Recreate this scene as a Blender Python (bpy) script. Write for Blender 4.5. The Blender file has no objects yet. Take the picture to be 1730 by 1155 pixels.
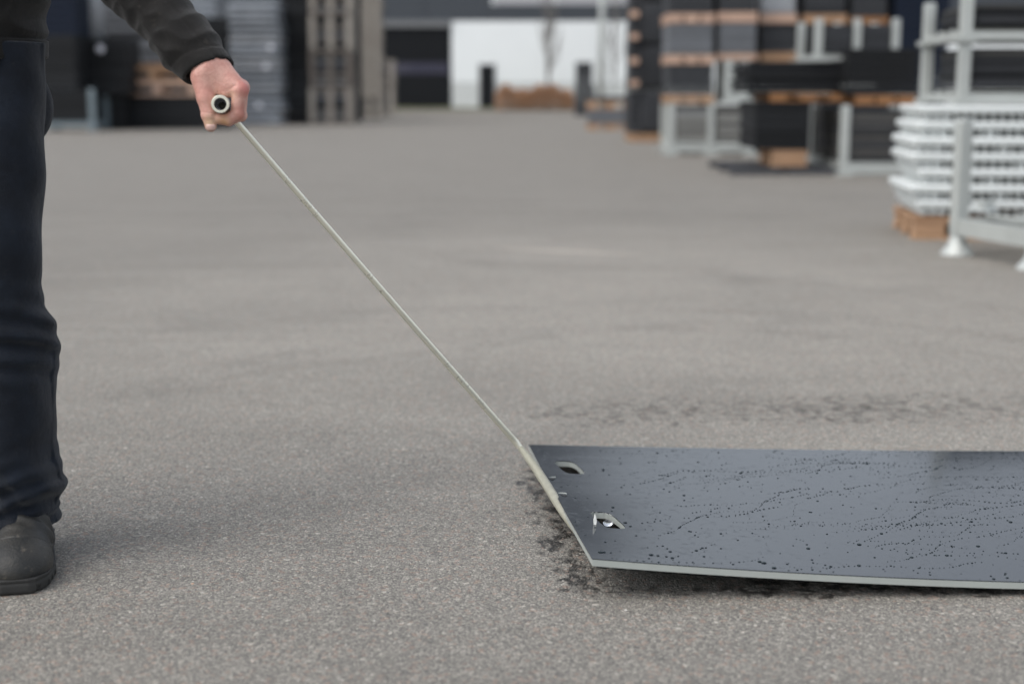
import bpy, bmesh, math, random
import numpy as np
from mathutils import Vector, Matrix
R = math.radians
random.seed(7); np.random.seed(7)
scene = bpy.context.scene
C = scene.collection

# ------------------------------------------------------------------ camera
CAM_H, PITCH, FPX, CX, CY = 0.85, R(10.0), 2403.0, 865.0, 577.5
cam_d = bpy.data.cameras.new('camera'); cam = bpy.data.objects.new('camera', cam_d); C.objects.link(cam)
cam.location = (0, 0, CAM_H); cam.rotation_euler = (R(90) - PITCH, 0, 0)
cam_d.lens = 50; cam_d.sensor_width = 36; cam_d.clip_start = 0.05; cam_d.clip_end = 500
cam_d.dof.use_dof = True; cam_d.dof.focus_distance = 2.68; cam_d.dof.aperture_fstop = 2.0
cam_d.dof.aperture_blades = 9
scene.camera = cam

# ------------------------------------------------------------------ light
SUN_EL = R(54); SUN_DIR = Vector((-0.85, -0.50, 0)).normalized()
world = bpy.data.worlds.new('World'); scene.world = world; world.use_nodes = True
wn = world.node_tree; wn.nodes.clear()
sky = wn.nodes.new('ShaderNodeTexSky'); sky.sky_type = 'NISHITA'; sky.sun_disc = False
sky.sun_elevation = SUN_EL; sky.sun_rotation = math.atan2(SUN_DIR.x, SUN_DIR.y)
sky.air_density = 1.0; sky.dust_density = 2.2; sky.ozone_density = 1.0
hs = wn.nodes.new('ShaderNodeHueSaturation'); hs.inputs['Saturation'].default_value = 0.36
bg = wn.nodes.new('ShaderNodeBackground'); bg.inputs['Strength'].default_value = 0.10
wo = wn.nodes.new('ShaderNodeOutputWorld')
wn.links.new(sky.outputs[0], hs.inputs['Color']); wn.links.new(hs.outputs[0], bg.inputs[0]); wn.links.new(bg.outputs[0], wo.inputs[0])
sd = bpy.data.lights.new('sun', 'SUN'); sd.energy = 0.5; sd.angle = R(58); sd.color = (1.0, 0.95, 0.88)
sun = bpy.data.objects.new('sun', sd); C.objects.link(sun); sun.location = (-20, -5, 20)
dv = Vector((SUN_DIR.x * math.cos(SUN_EL), SUN_DIR.y * math.cos(SUN_EL), math.sin(SUN_EL)))
sun.rotation_euler = dv.to_track_quat('Z', 'Y').to_euler()
scene.view_settings.view_transform = 'Standard'; scene.view_settings.look = 'None'
scene.view_settings.gamma = 1; scene.view_settings.exposure = 1.26
scene.cycles.use_denoising = True

# ------------------------------------------------------------------ helpers
def unproj(px, py, Y=None, z=None):
    """a point of the yard from its bearing and either its distance or its height"""
    dx = (px - CX) / FPX; dy = -(py - CY) / FPX
    d = Vector((dx, math.cos(PITCH) + dy * math.sin(PITCH), -math.sin(PITCH) + dy * math.cos(PITCH)))
    t = Y / d.y if Y is not None else (z - CAM_H) / d.z
    return Vector((0, 0, CAM_H)) + d * t

def tag(o, label=None, cat=None, group=None, kind=None):
    for k, v in (('label', label), ('category', cat), ('group', group), ('kind', kind)):
        if v: o[k] = v
    return o
def empty(name, loc, label, cat, group=None, rz=0.0):
    o = bpy.data.objects.new(name, None); o.location = loc; o.rotation_euler = (0, 0, rz)
    o.empty_display_size = 0.1; C.objects.link(o); return tag(o, label, cat, group)
def link(name, me, parent=None, mat=None):
    if mat is not None and len(me.materials) == 0: me.materials.append(mat)
    o = bpy.data.objects.new(name, me); C.objects.link(o)
    if parent: o.parent = parent
    return o
def mesh_of(name, V, F, mat=None, smooth=False):
    me = bpy.data.meshes.new(name); me.from_pydata([tuple(v) for v in V], [], [tuple(f) for f in F]); me.update()
    if smooth: me.polygons.foreach_set('use_smooth', [True] * len(me.polygons))
    if mat is not None: me.materials.append(mat)
    return me
_cube = {}
def unit_cube(mat, bev=0.0):
    k = (mat.name, bev)
    if k not in _cube:
        bm = bmesh.new(); bmesh.ops.create_cube(bm, size=1)
        if bev: bmesh.ops.bevel(bm, geom=bm.edges[:], offset=bev, segments=2, affect='EDGES', profile=0.6)
        me = bpy.data.meshes.new('block'); bm.to_mesh(me); bm.free(); me.materials.append(mat); _cube[k] = me
    return _cube[k]
def box(name, x0, x1, y0, y1, z0, z1, mat, parent, bev=0.0, rz=0.0):
    """a box part; coordinates are relative to the parent's base point"""
    o = link(name, unit_cube(mat, bev), parent)
    o.location = ((x0 + x1) / 2, (y0 + y1) / 2, (z0 + z1) / 2); o.scale = (abs(x1 - x0), abs(y1 - y0), abs(z1 - z0))
    o.rotation_euler = (0, 0, rz); return o

# ---- node helper
class NT:
    def __init__(s, name, rough=0.6, metallic=0.0, spec=0.5):
        s.m = bpy.data.materials.new(name); s.m.use_nodes = True; s.t = s.m.node_tree
        s.b = s.t.nodes['Principled BSDF']; s.b.inputs['Roughness'].default_value = rough
        s.b.inputs['Metallic'].default_value = metallic; s.b.inputs['Specular IOR Level'].default_value = spec
        g = s.t.nodes.new('ShaderNodeNewGeometry'); s.pos = g.outputs['Position']
        s.rnd = s.t.nodes.new('ShaderNodeObjectInfo').outputs['Random']
    def put(s, sock, v):
        if isinstance(v, bpy.types.NodeSocket): s.t.links.new(v, sock)
        else: sock.default_value = v
    def math(s, op, a, b=0.0, c=0.0, clamp=False):
        n = s.t.nodes.new('ShaderNodeMath'); n.operation = op; n.use_clamp = clamp
        s.put(n.inputs[0], a); s.put(n.inputs[1], b); s.put(n.inputs[2], c); return n.outputs[0]
    def scale(s, vec, v3):
        n = s.t.nodes.new('ShaderNodeVectorMath'); n.operation = 'MULTIPLY'; s.put(n.inputs[0], vec); n.inputs[1].default_value = v3
        return n.outputs[0]
    def noise(s, scale, detail=3, rough=0.55, vec=None, dist=0.0, col=False):
        n = s.t.nodes.new('ShaderNodeTexNoise'); n.inputs['Scale'].default_value = scale; n.inputs['Detail'].default_value = detail
        n.inputs['Roughness'].default_value = rough; n.inputs['Distortion'].default_value = dist
        s.t.links.new(vec or s.pos, n.inputs['Vector']); return n.outputs['Color' if col else 'Fac']
    def voro(s, scale, feature='F1', out='Color', vec=None, rand=1.0):
        n = s.t.nodes.new('ShaderNodeTexVoronoi'); n.feature = feature; n.inputs['Scale'].default_value = scale
        n.inputs['Randomness'].default_value = rand; s.t.links.new(vec or s.pos, n.inputs['Vector']); return n.outputs[out]
    def ramp(s, v, stops, interp='LINEAR'):
        n = s.t.nodes.new('ShaderNodeValToRGB'); n.color_ramp.interpolation = interp; e = n.color_ramp.elements
        while len(e) < len(stops): e.new(0.5)
        for el, (p, c) in zip(e, stops):
            el.position = p; el.color = (c, c, c, 1) if isinstance(c, (int, float)) else (*c, 1)
        s.t.links.new(v, n.inputs[0]); return n.outputs[0]
    def mix(s, f, a, b, mode='MIX'):
        n = s.t.nodes.new('ShaderNodeMix'); n.data_type = 'RGBA'; n.blend_type = mode
        s.put(n.inputs[0], f)
        for i, v in ((6, a), (7, b)):
            s.put(n.inputs[i], (*v, 1) if isinstance(v, tuple) and len(v) == 3 else v)
        return n.outputs[2]
    def bump(s, h, strength=0.3, dist=0.01, normal=None):
        n = s.t.nodes.new('ShaderNodeBump'); n.inputs['Strength'].default_value = strength; n.inputs['Distance'].default_value = dist
        s.t.links.new(h, n.inputs['Height'])
        if normal: s.t.links.new(normal, n.inputs['Normal'])
        return n.outputs[0]
    def out(s, color=None, rough=None, normal=None):
        if color is not None: s.put(s.b.inputs['Base Color'], color if isinstance(color, bpy.types.NodeSocket) else (*color, 1))
        if rough is not None: s.put(s.b.inputs['Roughness'], rough)
        if normal is not None: s.put(s.b.inputs['Normal'], normal)
        return s.m

def simple(name, col, rough=0.6, metallic=0.0, var=0.25, nscale=6.0, vrnd=0.0, spec=0.5, bump=0.0, bscale=80):
    n = NT(name, rough, metallic, spec)
    f = n.noise(nscale, 5, 0.65)
    v = n.math('MULTIPLY_ADD', f, 2 * var, 1 - var)
    if vrnd: v = n.math('MULTIPLY', v, n.math('MULTIPLY_ADD', n.rnd, 2 * vrnd, 1 - vrnd))
    sc = n.t.nodes.new('ShaderNodeVectorMath'); sc.operation = 'SCALE'; sc.inputs[0].default_value = col; n.t.links.new(v, sc.inputs['Scale'])
    rr = n.math('MULTIPLY_ADD', f, 0.3, rough - 0.15, clamp=True)
    return n.out(sc.outputs[0], rr, n.bump(n.noise(bscale, 4), bump, 0.004) if bump else None)

# ------------------------------------------------------------------ materials
def wood_mat(name, col, dark):
    n = NT(name, 0.8)
    g = n.noise(9, 5, 0.6, n.scale(n.pos, (0.35, 1.2, 6.0)), 0.6)
    c = n.mix(n.ramp(g, [(0.3, 0.0), (0.7, 1.0)]), dark, col)
    c = n.mix(n.math('MULTIPLY', n.rnd, 0.45), c, (col[0] * .55, col[1] * .5, col[2] * .5))
    return n.out(c)
M_wood = wood_mat('pale_orange_wood', (0.50, 0.325, 0.20), (0.34, 0.19, 0.10))
M_wood_pale = wood_mat('bleached_wood', (0.66, 0.46, 0.35), (0.44, 0.29, 0.21))
M_wood_dk = wood_mat('brown_wood', (0.40, 0.20, 0.08), (0.22, 0.10, 0.04))
M_crate = wood_mat('weathered_grey_wood', (0.40, 0.37, 0.32), (0.23, 0.21, 0.185))
M_crate_dk = wood_mat('dark_weathered_wood', (0.20, 0.175, 0.15), (0.10, 0.09, 0.08))
M_black = simple('black_plastic', (0.014, 0.015, 0.0165), 0.7, var=0.35, vrnd=0.35, spec=0.22)
M_bluegrey = simple('blue_grey_painted_steel', (0.15, 0.19, 0.21), 0.5, var=0.15)
M_dark = simple('charcoal_plastic', (0.036, 0.038, 0.042), 0.65, var=0.3, vrnd=0.3, spec=0.3)
M_grey = simple('grey_plastic', (0.125, 0.133, 0.145), 0.5, var=0.2, vrnd=0.15)
M_lgrey = simple('light_grey_plastic', (0.30, 0.315, 0.335), 0.5, var=0.15, vrnd=0.15)
M_film = simple('grey_sheets_under_film', (0.25, 0.27, 0.295), 0.25, var=0.35, nscale=3, vrnd=0.28)
M_sheet = simple('warm_dark_grey_sheet', (0.072, 0.070, 0.066), 0.6, var=0.3, vrnd=0.4, spec=0.3)
M_sheetL = simple('warm_light_grey_sheet', (0.24, 0.24, 0.225), 0.6, var=0.2, vrnd=0.25, spec=0.3)
M_film2 = simple('pale_sheets_under_film', (0.34, 0.355, 0.375), 0.25, var=0.3, nscale=3, vrnd=0.25)
M_dark2 = simple('worn_black_plastic', (0.06, 0.062, 0.068), 0.5, var=0.25)
M_navy = simple('dark_navy_plastic', (0.008, 0.013, 0.026), 0.7, var=0.3, spec=0.2)
M_white = simple('white_plastic', (0.60, 0.63, 0.62), 0.5, var=0.12, vrnd=0.06)
M_galv = simple('pale_galvanised_steel', (0.44, 0.46, 0.44), 0.45, metallic=0.25, var=0.15, vrnd=0.06)
M_label = simple('white_paper', (0.75, 0.76, 0.82), 0.5, var=0.04)
M_clad = simple('dark_grey_cladding', (0.045, 0.053, 0.064), 0.6, var=0.1, nscale=0.5)
M_wall = simple('white_wall_panel', (0.83, 0.86, 0.86), 0.5, var=0.04, nscale=0.7, vrnd=0.02)
M_conc = simple('pale_concrete', (0.62, 0.64, 0.63), 0.8, var=0.08, nscale=2)
M_door = simple('black_painted_steel', (0.008, 0.009, 0.011), 0.65, var=0.2, spec=0.2)
M_eave = simple('mid_grey_metal', (0.17, 0.175, 0.18), 0.5, var=0.1)
M_glass = simple('dark_window_glass', (0.06, 0.06, 0.085), 0.08, var=0.2)
M_blind = simple('pale_window_blind', (0.42, 0.42, 0.44), 0.5, var=0.08)
M_verge = simple('mossy_verge', (0.10, 0.105, 0.05), 0.9, var=0.5, nscale=5)
M_leaf = simple('dry_brown_beech_leaf', (0.42, 0.24, 0.135), 0.7, var=0.5, nscale=4)
M_bark = simple('grey_bark', (0.16, 0.15, 0.14), 0.85, var=0.3)
M_tool = simple('worn_zinc_plated_steel', (0.80, 0.78, 0.66), 0.30, metallic=0.5, var=0.14, nscale=30, bump=0.04, bscale=300)
M_blade = simple('bare_olive_steel', (0.36, 0.35, 0.275), 0.42, var=0.3, nscale=60, bump=0.2, bscale=350)
M_toolin = simple('dark_tube_bore', (0.010, 0.010, 0.010), 0.5, metallic=0.3)

# asphalt --------------------------------------------------------------
def asphalt():
    n = NT('asphalt', 0.72, 0.0, 0.35)
    sep = n.t.nodes.new('ShaderNodeSeparateXYZ'); n.t.links.new(n.pos, sep.inputs[0]); X, Y = sep.outputs[0], sep.outputs[1]
    st = n.voro(330, out='Color'); st2 = n.voro(150, out='Color')
    sv = n.t.nodes.new('ShaderNodeSeparateColor'); n.t.links.new(st, sv.inputs[0])
    s2 = n.t.nodes.new('ShaderNodeSeparateColor'); n.t.links.new(st2, s2.inputs[0])
    base = n.ramp(sv.outputs[0], [(0.0, (0.085, 0.083, 0.081)), (0.35, (0.137, 0.132, 0.122)), (0.7, (0.188, 0.181, 0.167)), (0.95, (0.26, 0.25, 0.23)), (1.0, (0.38, 0.365, 0.335))])
    # larger chippings
    big = n.ramp(s2.outputs[1], [(0.80, 0.0), (0.84, 1.0)])
    bigc = n.ramp(s2.outputs[0], [(0.0, (0.07, 0.07, 0.072)), (0.5, (0.165, 0.155, 0.145)), (0.8, (0.25, 0.235, 0.215)), (0.97, (0.34, 0.325, 0.295)), (1.0, (0.46, 0.44, 0.40))])
    c = n.mix(n.math('MULTIPLY', big, 0.65), base, bigc)
    tintr = n.ramp(s2.outputs[2], [(0.90, 0.0), (0.94, 1.0)])
    c = n.mix(n.math('MULTIPLY', tintr, 0.5), c, (0.24, 0.17, 0.14))
    # patches and streaks
    p1 = n.noise(1.3, 5, 0.6, dist=0.4); p2 = n.noise(9, 4, 0.6)
    p3 = n.noise(0.9, 4, 0.6, n.scale(n.pos, (0.30, 1.6, 1)), 2.2)
    v = n.math('ADD', n.math('MULTIPLY', p1, 0.55), n.math('ADD', n.math('MULTIPLY', p2, 0.30), n.math('MULTIPLY', p3, 0.75)))
    v = n.math('MULTIPLY_ADD', v, 0.60, 0.74)
    # lens vignetting painted into the colour: paler ellipse in the middle of the yard
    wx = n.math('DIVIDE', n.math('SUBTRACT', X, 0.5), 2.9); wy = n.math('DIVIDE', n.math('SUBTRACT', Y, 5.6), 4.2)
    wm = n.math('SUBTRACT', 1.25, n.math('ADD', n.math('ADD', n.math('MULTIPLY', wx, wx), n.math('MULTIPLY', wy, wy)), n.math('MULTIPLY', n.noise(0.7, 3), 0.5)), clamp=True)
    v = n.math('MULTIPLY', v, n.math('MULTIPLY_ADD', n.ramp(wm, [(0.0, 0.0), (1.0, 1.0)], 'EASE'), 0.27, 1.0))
    c = n.mix(1.0, c, n.ramp(v, [(0.0, 0.0), (1.0, 1.0)]), 'MULTIPLY') if False else c
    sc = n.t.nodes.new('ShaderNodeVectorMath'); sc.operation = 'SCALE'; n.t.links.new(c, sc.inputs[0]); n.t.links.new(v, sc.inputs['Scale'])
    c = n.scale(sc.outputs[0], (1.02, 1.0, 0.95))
    # tyre arcs: faint darker rings round points of the yard
    def ring(cx, cy, r, w, amt, c):
        dx = n.math('SUBTRACT', X, cx); dy = n.math('SUBTRACT', Y, cy)
        d = n.math('SQRT', n.math('ADD', n.math('MULTIPLY', dx, dx), n.math('MULTIPLY', dy, dy)))
        d = n.math('ADD', d, n.math('MULTIPLY', n.noise(0.8, 2), 0.35))
        e = n.math('ABSOLUTE', n.math('SUBTRACT', d, r))
        m = n.math('SUBTRACT', 1.0, n.math('DIVIDE', e, w), clamp=True)
        m = n.math('MULTIPLY', m, n.math('MULTIPLY', n.ramp(n.noise(2.2, 5, 0.7), [(0.42, 0.0), (0.62, 1.0)]), abs(amt)))
        return n.mix(m, c, (0.055, 0.052, 0.05) if amt > 0 else (0.42, 0.39, 0.36))
    for a in ((0.2, 3.6, 2.2, 0.14, 0.20), (0.4, 3.5, 1.75, 0.10, 0.18), (-0.6, 4.2, 3.1, 0.16, 0.16), (1.6, 2.2, 3.3, 0.13, 0.18), (-3.0, 6.0, 4.2, 0.2, 0.14), (2.0, 9.0, 3.0, 0.25, 0.14)):
        c = ring(*a, c)
    # wet smears left by the mat: distance to a segment, broken up by noise
    def seg(ax, ay, bx, by, w, lo, amt, c, ns=16, nst=(1, 1, 1), mw=0.42):
        L2 = (bx - ax) ** 2 + (by - ay) ** 2
        px = n.math('SUBTRACT', X, ax); py = n.math('SUBTRACT', Y, ay)
        t = n.math('DIVIDE', n.math('ADD', n.math('MULTIPLY', px, bx - ax), n.math('MULTIPLY', py, by - ay)), L2, clamp=True)
        ex = n.math('SUBTRACT', px, n.math('MULTIPLY', t, bx - ax)); ey = n.math('SUBTRACT', py, n.math('MULTIPLY', t, by - ay))
        d = n.math('SQRT', n.math('ADD', n.math('MULTIPLY', ex, ex), n.math('MULTIPLY', ey, ey)))
        m = n.math('SUBTRACT', 1.0, n.math('DIVIDE', d, w), clamp=True)
        q = n.math('ADD', n.math('MULTIPLY', n.noise(ns, 5, 0.66, n.scale(n.pos, nst)), 1.0), n.math('MULTIPLY', m, mw))
        k = n.math('MULTIPLY', n.math('MULTIPLY', n.ramp(q, [(lo, 0.0), (lo + 0.07, 1.0)]), n.ramp(m, [(0.0, 0.0), (0.25, 1.0)])), amt)
        k = n.math('MULTIPLY', k, n.ramp(n.noise(16, 2, 0.5, n.scale(n.pos, (1.5, 0.8, 1))), [(0.40, 0.15), (0.54, 1.0)]))
        k = n.math('MULTIPLY', k, n.ramp(sv.outputs[1], [(0.0, 0.35), (0.4, 1.0)]))
        return n.mix(k, c, (0.016, 0.014, 0.012)), k
    a = unproj(908, 800, z=0); b = unproj(952, 925, z=0); c0 = unproj(985, 992, z=0); d0 = unproj(1400, 1004, z=0); e0 = unproj(1730, 1000, z=0)
    c, k1 = seg(a.x, a.y, b.x, b.y, 0.105, 0.71, 0.98, c, 34, (1.3, 0.8, 1), 0.34)
    c, k2 = seg(b.x, b.y, c0.x, c0.y, 0.08, 0.67, 0.97, c, 36, (1.3, 0.8, 1), 0.28)
    c, k3 = seg(c0.x, c0.y, d0.x, d0.y, 0.05, 0.62, 0.95, c, 38, (0.8, 1.1, 1), 0.16)
    f1 = unproj(1250, 985, z=0)
    c, k4 = seg(f1.x, f1.y, e0.x, e0.y + 0.02, 0.06, 0.57, 0.95, c, 34, (0.8, 1.1, 1), 0.18)
    g0 = unproj(985, 698, z=0); g1 = unproj(1460, 690, z=0); g2 = unproj(1730, 690, z=0)
    c, k5 = seg(g0.x, g0.y, g1.x, g1.y, 0.20, 0.54, 0.62, c, 34, (0.8, 1.1, 1), 0.08)
    c, k6 = seg(g1.x, g1.y, g2.x, g2.y + 0.05, 0.24, 0.53, 0.45, c, 30, (0.7, 1.1, 1), 0.08)
    wet = n.math('ADD', n.math('ADD', k1, k2), n.math('ADD', k3, k4), clamp=True)
    # pale scrape
    h0 = unproj(845, 424, z=0); h1 = unproj(1060, 432, z=0)
    L = seg
    px = n.math('SUBTRACT', X, (h0.x + h1.x) / 2); py = n.math('SUBTRACT', Y, h0.y)
    q = n.math('ADD', n.math('POWER', n.math('ABSOLUTE', n.math('DIVIDE', px, 0.42)), 2.0), n.math('POWER', n.math('ABSOLUTE', n.math('DIVIDE', n.math('ADD', py, n.math('MULTIPLY', px, 0.45)), 0.11)), 2.0))
    m = n.math('SUBTRACT', 1.0, q, clamp=True)
    c = n.mix(n.math('MULTIPLY', m, 0.45), c, (0.50, 0.44, 0.38))
    dist = n.voro(330, out='Distance'); dist2 = n.voro(150, out='Distance')
    h = n.math('ADD', n.math('MULTIPLY', dist, -0.6), n.math('ADD', n.math('MULTIPLY', dist2, -0.5), n.math('MULTIPLY', n.noise(60, 4, 0.6), 1.2)))
    rough = n.math('MULTIPLY_ADD', wet, -0.35, 0.74)
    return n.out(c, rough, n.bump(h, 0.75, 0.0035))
M_asph = asphalt()

# ------------------------------------------------------------------ setting
def grid_mesh(name, xs, ys, mat, zf=lambda x, y: 0.0):
    V = [(x, y, zf(x, y)) for y in ys for x in xs]; nx = len(xs)
    F = [(j * nx + i, j * nx + i + 1, (j + 1) * nx + i + 1, (j + 1) * nx + i) for j in range(len(ys) - 1) for i in range(nx - 1)]
    return mesh_of(name, V, F, mat, True)
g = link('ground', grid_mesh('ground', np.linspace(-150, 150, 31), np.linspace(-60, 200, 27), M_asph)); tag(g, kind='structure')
g['label'] = 'grey asphalt yard with worn tyre arcs and wet smears'
g2 = link('grass_verge', grid_mesh('grass_verge', np.linspace(-30, 30, 61), np.linspace(64.4, 66.9, 5), M_verge, lambda x, y: 0.02 + 0.10 * (0.5 + 0.5 * math.sin(x * 7.1 + y * 3)) * (y > 64.5)))
tag(g2, 'thin mossy green verge at the foot of the white wall', kind='structure')

# ------------------------------------------------------------------ building
BY = 67.0
def bx_(px, Y=BY): return unproj(px, 154, Y=Y).x
def bz_(py, Y=BY): return unproj(865, py, Y=Y).z
xw0 = bx_(763); xd0 = bx_(535)
b = empty('warehouse', (0, BY, 0), 'long warehouse with dark grey cladding above white wall panels behind the yard', 'building')
ze = bz_(35); zt = 12.0
# upper cladding panels
x = -34.0
while x < 36:
    box('cladding_panel', x + 0.012, x + 2.988, 0.0, 0.30, ze, zt, M_clad, b); x += 3.0
box('roof', -34.3, 36.3, -0.15, 24, zt, zt + 0.35, M_eave, b)
box('core_wall', -34, 36, 0.305, 23.8, 0, zt - 0.004, M_clad, b)
# eave strip over the roller doors
box('lintel', xd0 - 0.3, xw0 - 0.004, -0.12, 0.298, bz_(46), ze - 0.004, M_eave, b)
# wide roller door
zd = bz_(46) - 0.004; npan = 7
dr = box('roller_door', xd0, xw0 - 0.06, 0.06, 0.2, 0.0, zd, M_door, b)
rd = [(-0.0, 0)]
for i in range(npan):
    z0 = i * zd / npan + 0.01; z1 = (i + 1) * zd / npan - 0.01
    box('door_panel', xd0 + 0.04, xw0 - 0.1, 0.02, 0.058, z0, z1, M_glass if i in (3,) else M_door, b)
for k in range(5):
    xa = xd0 + 0.25 + k * (xw0 - xd0 - 0.4) / 5; xb = xa + (xw0 - xd0 - 0.4) / 5 - 0.2
    box('door_window', xa, xb, -0.005, 0.018, 3 * zd / npan + 0.06, 4 * zd / npan - 0.06, M_glass, b)
box('wall_end', -34, xd0 - 0.004, 0.0, 0.3, 0, ze - 0.004, M_clad, b)
# white wall panels with a lower concrete plinth
z_seam = bz_(141); xs_p = [xw0, bx_(811)]
edges = [bx_(763), bx_(925), bx_(1005), bx_(1090), bx_(1200), bx_(1330), bx_(1500), bx_(1700), 34.0]
for i in range(len(edges) - 1):
    box('wall_panel', edges[i] + 0.008, edges[i + 1] - 0.008, 0.0, 0.298, z_seam + 0.01, ze - 0.03, M_wall, b)
    box('plinth_panel', edges[i] + 0.008, edges[i + 1] - 0.008, 0.01, 0.296, 0.0, z_seam - 0.01, M_conc, b)
dd = box('door', bx_(811), bx_(835), -0.04, -0.004, 0.03, bz_(109), M_door, b)
box('door_frame', bx_(811) - 0.05, bx_(811) - 0.003, -0.05, -0.004, 0.0, bz_(108), M_eave, b)
box('door_frame', bx_(835) + 0.003, bx_(835) + 0.05, -0.05, -0.004, 0.0, bz_(108), M_eave, b)
for (a0, a1) in ((835, 937), (939, 1033), (1037, 1071), (1120, 1220), (1224, 1320)):
    w = box('window', bx_(a0), bx_(a1), -0.03, -0.004, bz_(8), bz_(8) + 1.3, M_blind, b)
for a0 in (833, 938, 1035, 1072):
    box('window_frame', bx_(a0) - 0.05, bx_(a0) + 0.05, -0.07, -0.032, bz_(9), bz_(8) + 1.32, M_wall, b)

# lamp post, young bare trees, beech hedge
def tube(name, pts, radii, mat, parent=None, seg=12, smooth=True, flat=None, caps=True, up=Vector((0, 0, 1))):
    """swept tube; flat = list of (width, height) half-axes instead of radii"""
    V, F = [], []; pts = [Vector(p) for p in pts]; n = len(pts)
    for i, p in enumerate(pts):
        t = (pts[min(i + 1, n - 1)] - pts[max(i - 1, 0)]).normalized()
        u = up - t * up.dot(t)
        if u.length < 1e-4: u = Vector((0, 1, 0)) - t * t.y
        u.normalize(); s = t.cross(u)
        rw, rh = flat[i] if flat else (radii[i], radii[i])
        for k in range(seg):
            a = 2 * math.pi * k / seg; V.append(p + s * (math.cos(a) * rw) + u * (math.sin(a) * rh))
    for i in range(n - 1):
        for k in range(seg):
            F.append((i * seg + k, i * seg + (k + 1) % seg, (i + 1) * seg + (k + 1) % seg, (i + 1) * seg + k))
    if caps: F.append(tuple(range(seg))[::-1]); F.append(tuple((n - 1) * seg + k for k in range(seg)))
    return link(name, mesh_of(name, V, F, mat, smooth), parent)
lp = unproj(1016, 154, Y=60); lpo = empty('lamp_post', (lp.x, 60, 0), 'slim pale steel lamp post standing before the white warehouse wall', 'lamp post')
tube('pole', [(0, 0, 0), (0, 0, 3.5), (0, 0, 8)], [0.15, 0.12, 0.10], M_galv, lpo)
tube('arm', [(0, 0, 7.95), (0.3, -0.1, 8.25), (1.1, -0.3, 8.35)], [0.05, 0.05, 0.04], M_galv, lpo)
box('lamp_head', 1.0, 1.7, -0.42, -0.16, 8.28, 8.40, M_eave, lpo)
def bare_tree(px, Y, h, r, label):
    x0 = unproj(px, 154, Y=Y).x; t = empty('bare_tree', (x0, Y, 0), label, 'tree', 'bare young trees by the warehouse')
    tube('trunk', [(0, 0, 0), (0.04, 0, h * .3), (-0.03, 0.02, h * .6), (0.02, 0, h)], [r, r * .85, r * .6, r * .15], M_bark, t, 8)
    rng = random.Random(int(px))
    for i in range(26):
        z = h * (0.28 + 0.7 * i / 26); a = rng.uniform(0, 6.28); L = (1.15 - 0.85 * i / 26) * h * 0.17
        p0 = Vector((0, 0, z)); p1 = p0 + Vector((math.cos(a) * L * .4, math.sin(a) * L * .4, L * .65)); p2 = p0 + Vector((math.cos(a) * L * .6, math.sin(a) * L * .6, L * 1.7))
        tube('branch', [p0, p1, p2], [r * .32, r * .2, r * .06], M_bark, t, 5, caps=False)
bare_tree(925, 64.0, 5.6, 0.12, 'thin bare tree rising from the brown hedge')
bare_tree(1036, 63.0, 5.2, 0.075, 'small bare tree right of the lamp post, half hidden by stacks')
hx0, hx1 = unproj(838, 180, Y=64).x, unproj(969, 180, Y=64).x
hd = empty('hedge', ((hx0 + hx1) / 2, 64, 0), 'low brown beech hedge in front of the white warehouse wall', 'hedge')
rng = np.random.default_rng(5); NL = 9000; hw = (hx1 - hx0) / 2; hh = bz_(143, 64)
P = rng.uniform(-1, 1, (NL, 3)); P[:, 0] *= hw; P[:, 1] *= 0.5; P[:, 2] = (P[:, 2] * .5 + .5)
top = hh * (0.86 + 0.10 * np.sin(P[:, 0] * 3.1) + 0.06 * np.sin(P[:, 0] * 9)) * np.clip(1.25 - (np.abs(P[:, 0]) / hw) ** 6 * 0.6, .4, 1)
P[:, 2] = 0.05 + P[:, 2] ** 0.8 * top
A = rng.normal(size=(NL, 3)); A /= np.linalg.norm(A, axis=1)[:, None]; B = rng.normal(size=(NL, 3)); B -= A * (A * B).sum(1)[:, None]; B /= np.linalg.norm(B, axis=1)[:, None]
s_ = rng.uniform(0.03, 0.06, (NL, 1)); Vv = np.stack([P - A * s_, P + B * s_ * .6, P + A * s_, P - B * s_ * .6], 1).reshape(-1, 3)
fo = link('foliage', mesh_of('foliage', Vv, np.arange(NL * 4).reshape(-1, 4), M_leaf), hd); tag(fo, kind='stuff')
for i in range(24):
    x = -hw + 0.1 + i * (2 * hw - 0.2) / 23
    tube('stem', [(x, 0, 0), (x + 0.05, 0.05, hh * .45), (x - 0.03, 0, hh * .85)], [0.02, 0.014, 0.004], M_wood_dk, hd, 5)

# ------------------------------------------------------------------ yard goods builders
def pallet(x0, x1, y0, y1, z0, h, mat, label, group='wooden pallets in the yard stacks'):
    cx, cy = (x0 + x1) / 2, (y0 + y1) / 2; W, D = (x1 - x0) / 2, (y1 - y0) / 2
    o = empty('wooden_pallet', (cx, cy, z0), label, 'pallet', group)
    t = h * 0.16; nb = 5
    for i in range(nb):
        ya = -D + i * (2 * D - 0.12) / (nb - 1); box('deck_board', -W, W, ya, ya + 0.12, h - t, h - 0.003, mat, o)
    for i in range(3):
        xa = -W + 0.01 + i * (2 * W - 0.19) / 2
        for j in range(3):
            ya = -D + 0.004 + j * (2 * D - 0.16) / 2
            box('block', xa, xa + 0.17, ya, ya + 0.15, t + 0.003, h - 2 * t, mat, o)
    for j in range(3):
        ya = -D + 0.002 + j * (2 * D - 0.15) / 2; box('stringer', -W + 0.003, W - 0.003, ya, ya + 0.146, h - 2 * t + 0.002, h - t - 0.002, mat, o)
    for j in range(3):
        ya = -D + j * (2 * D - 0.12) / 2; box('bottom_board', -W, W, ya, ya + 0.12, 0.0, t, mat, o)
    return o
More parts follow.
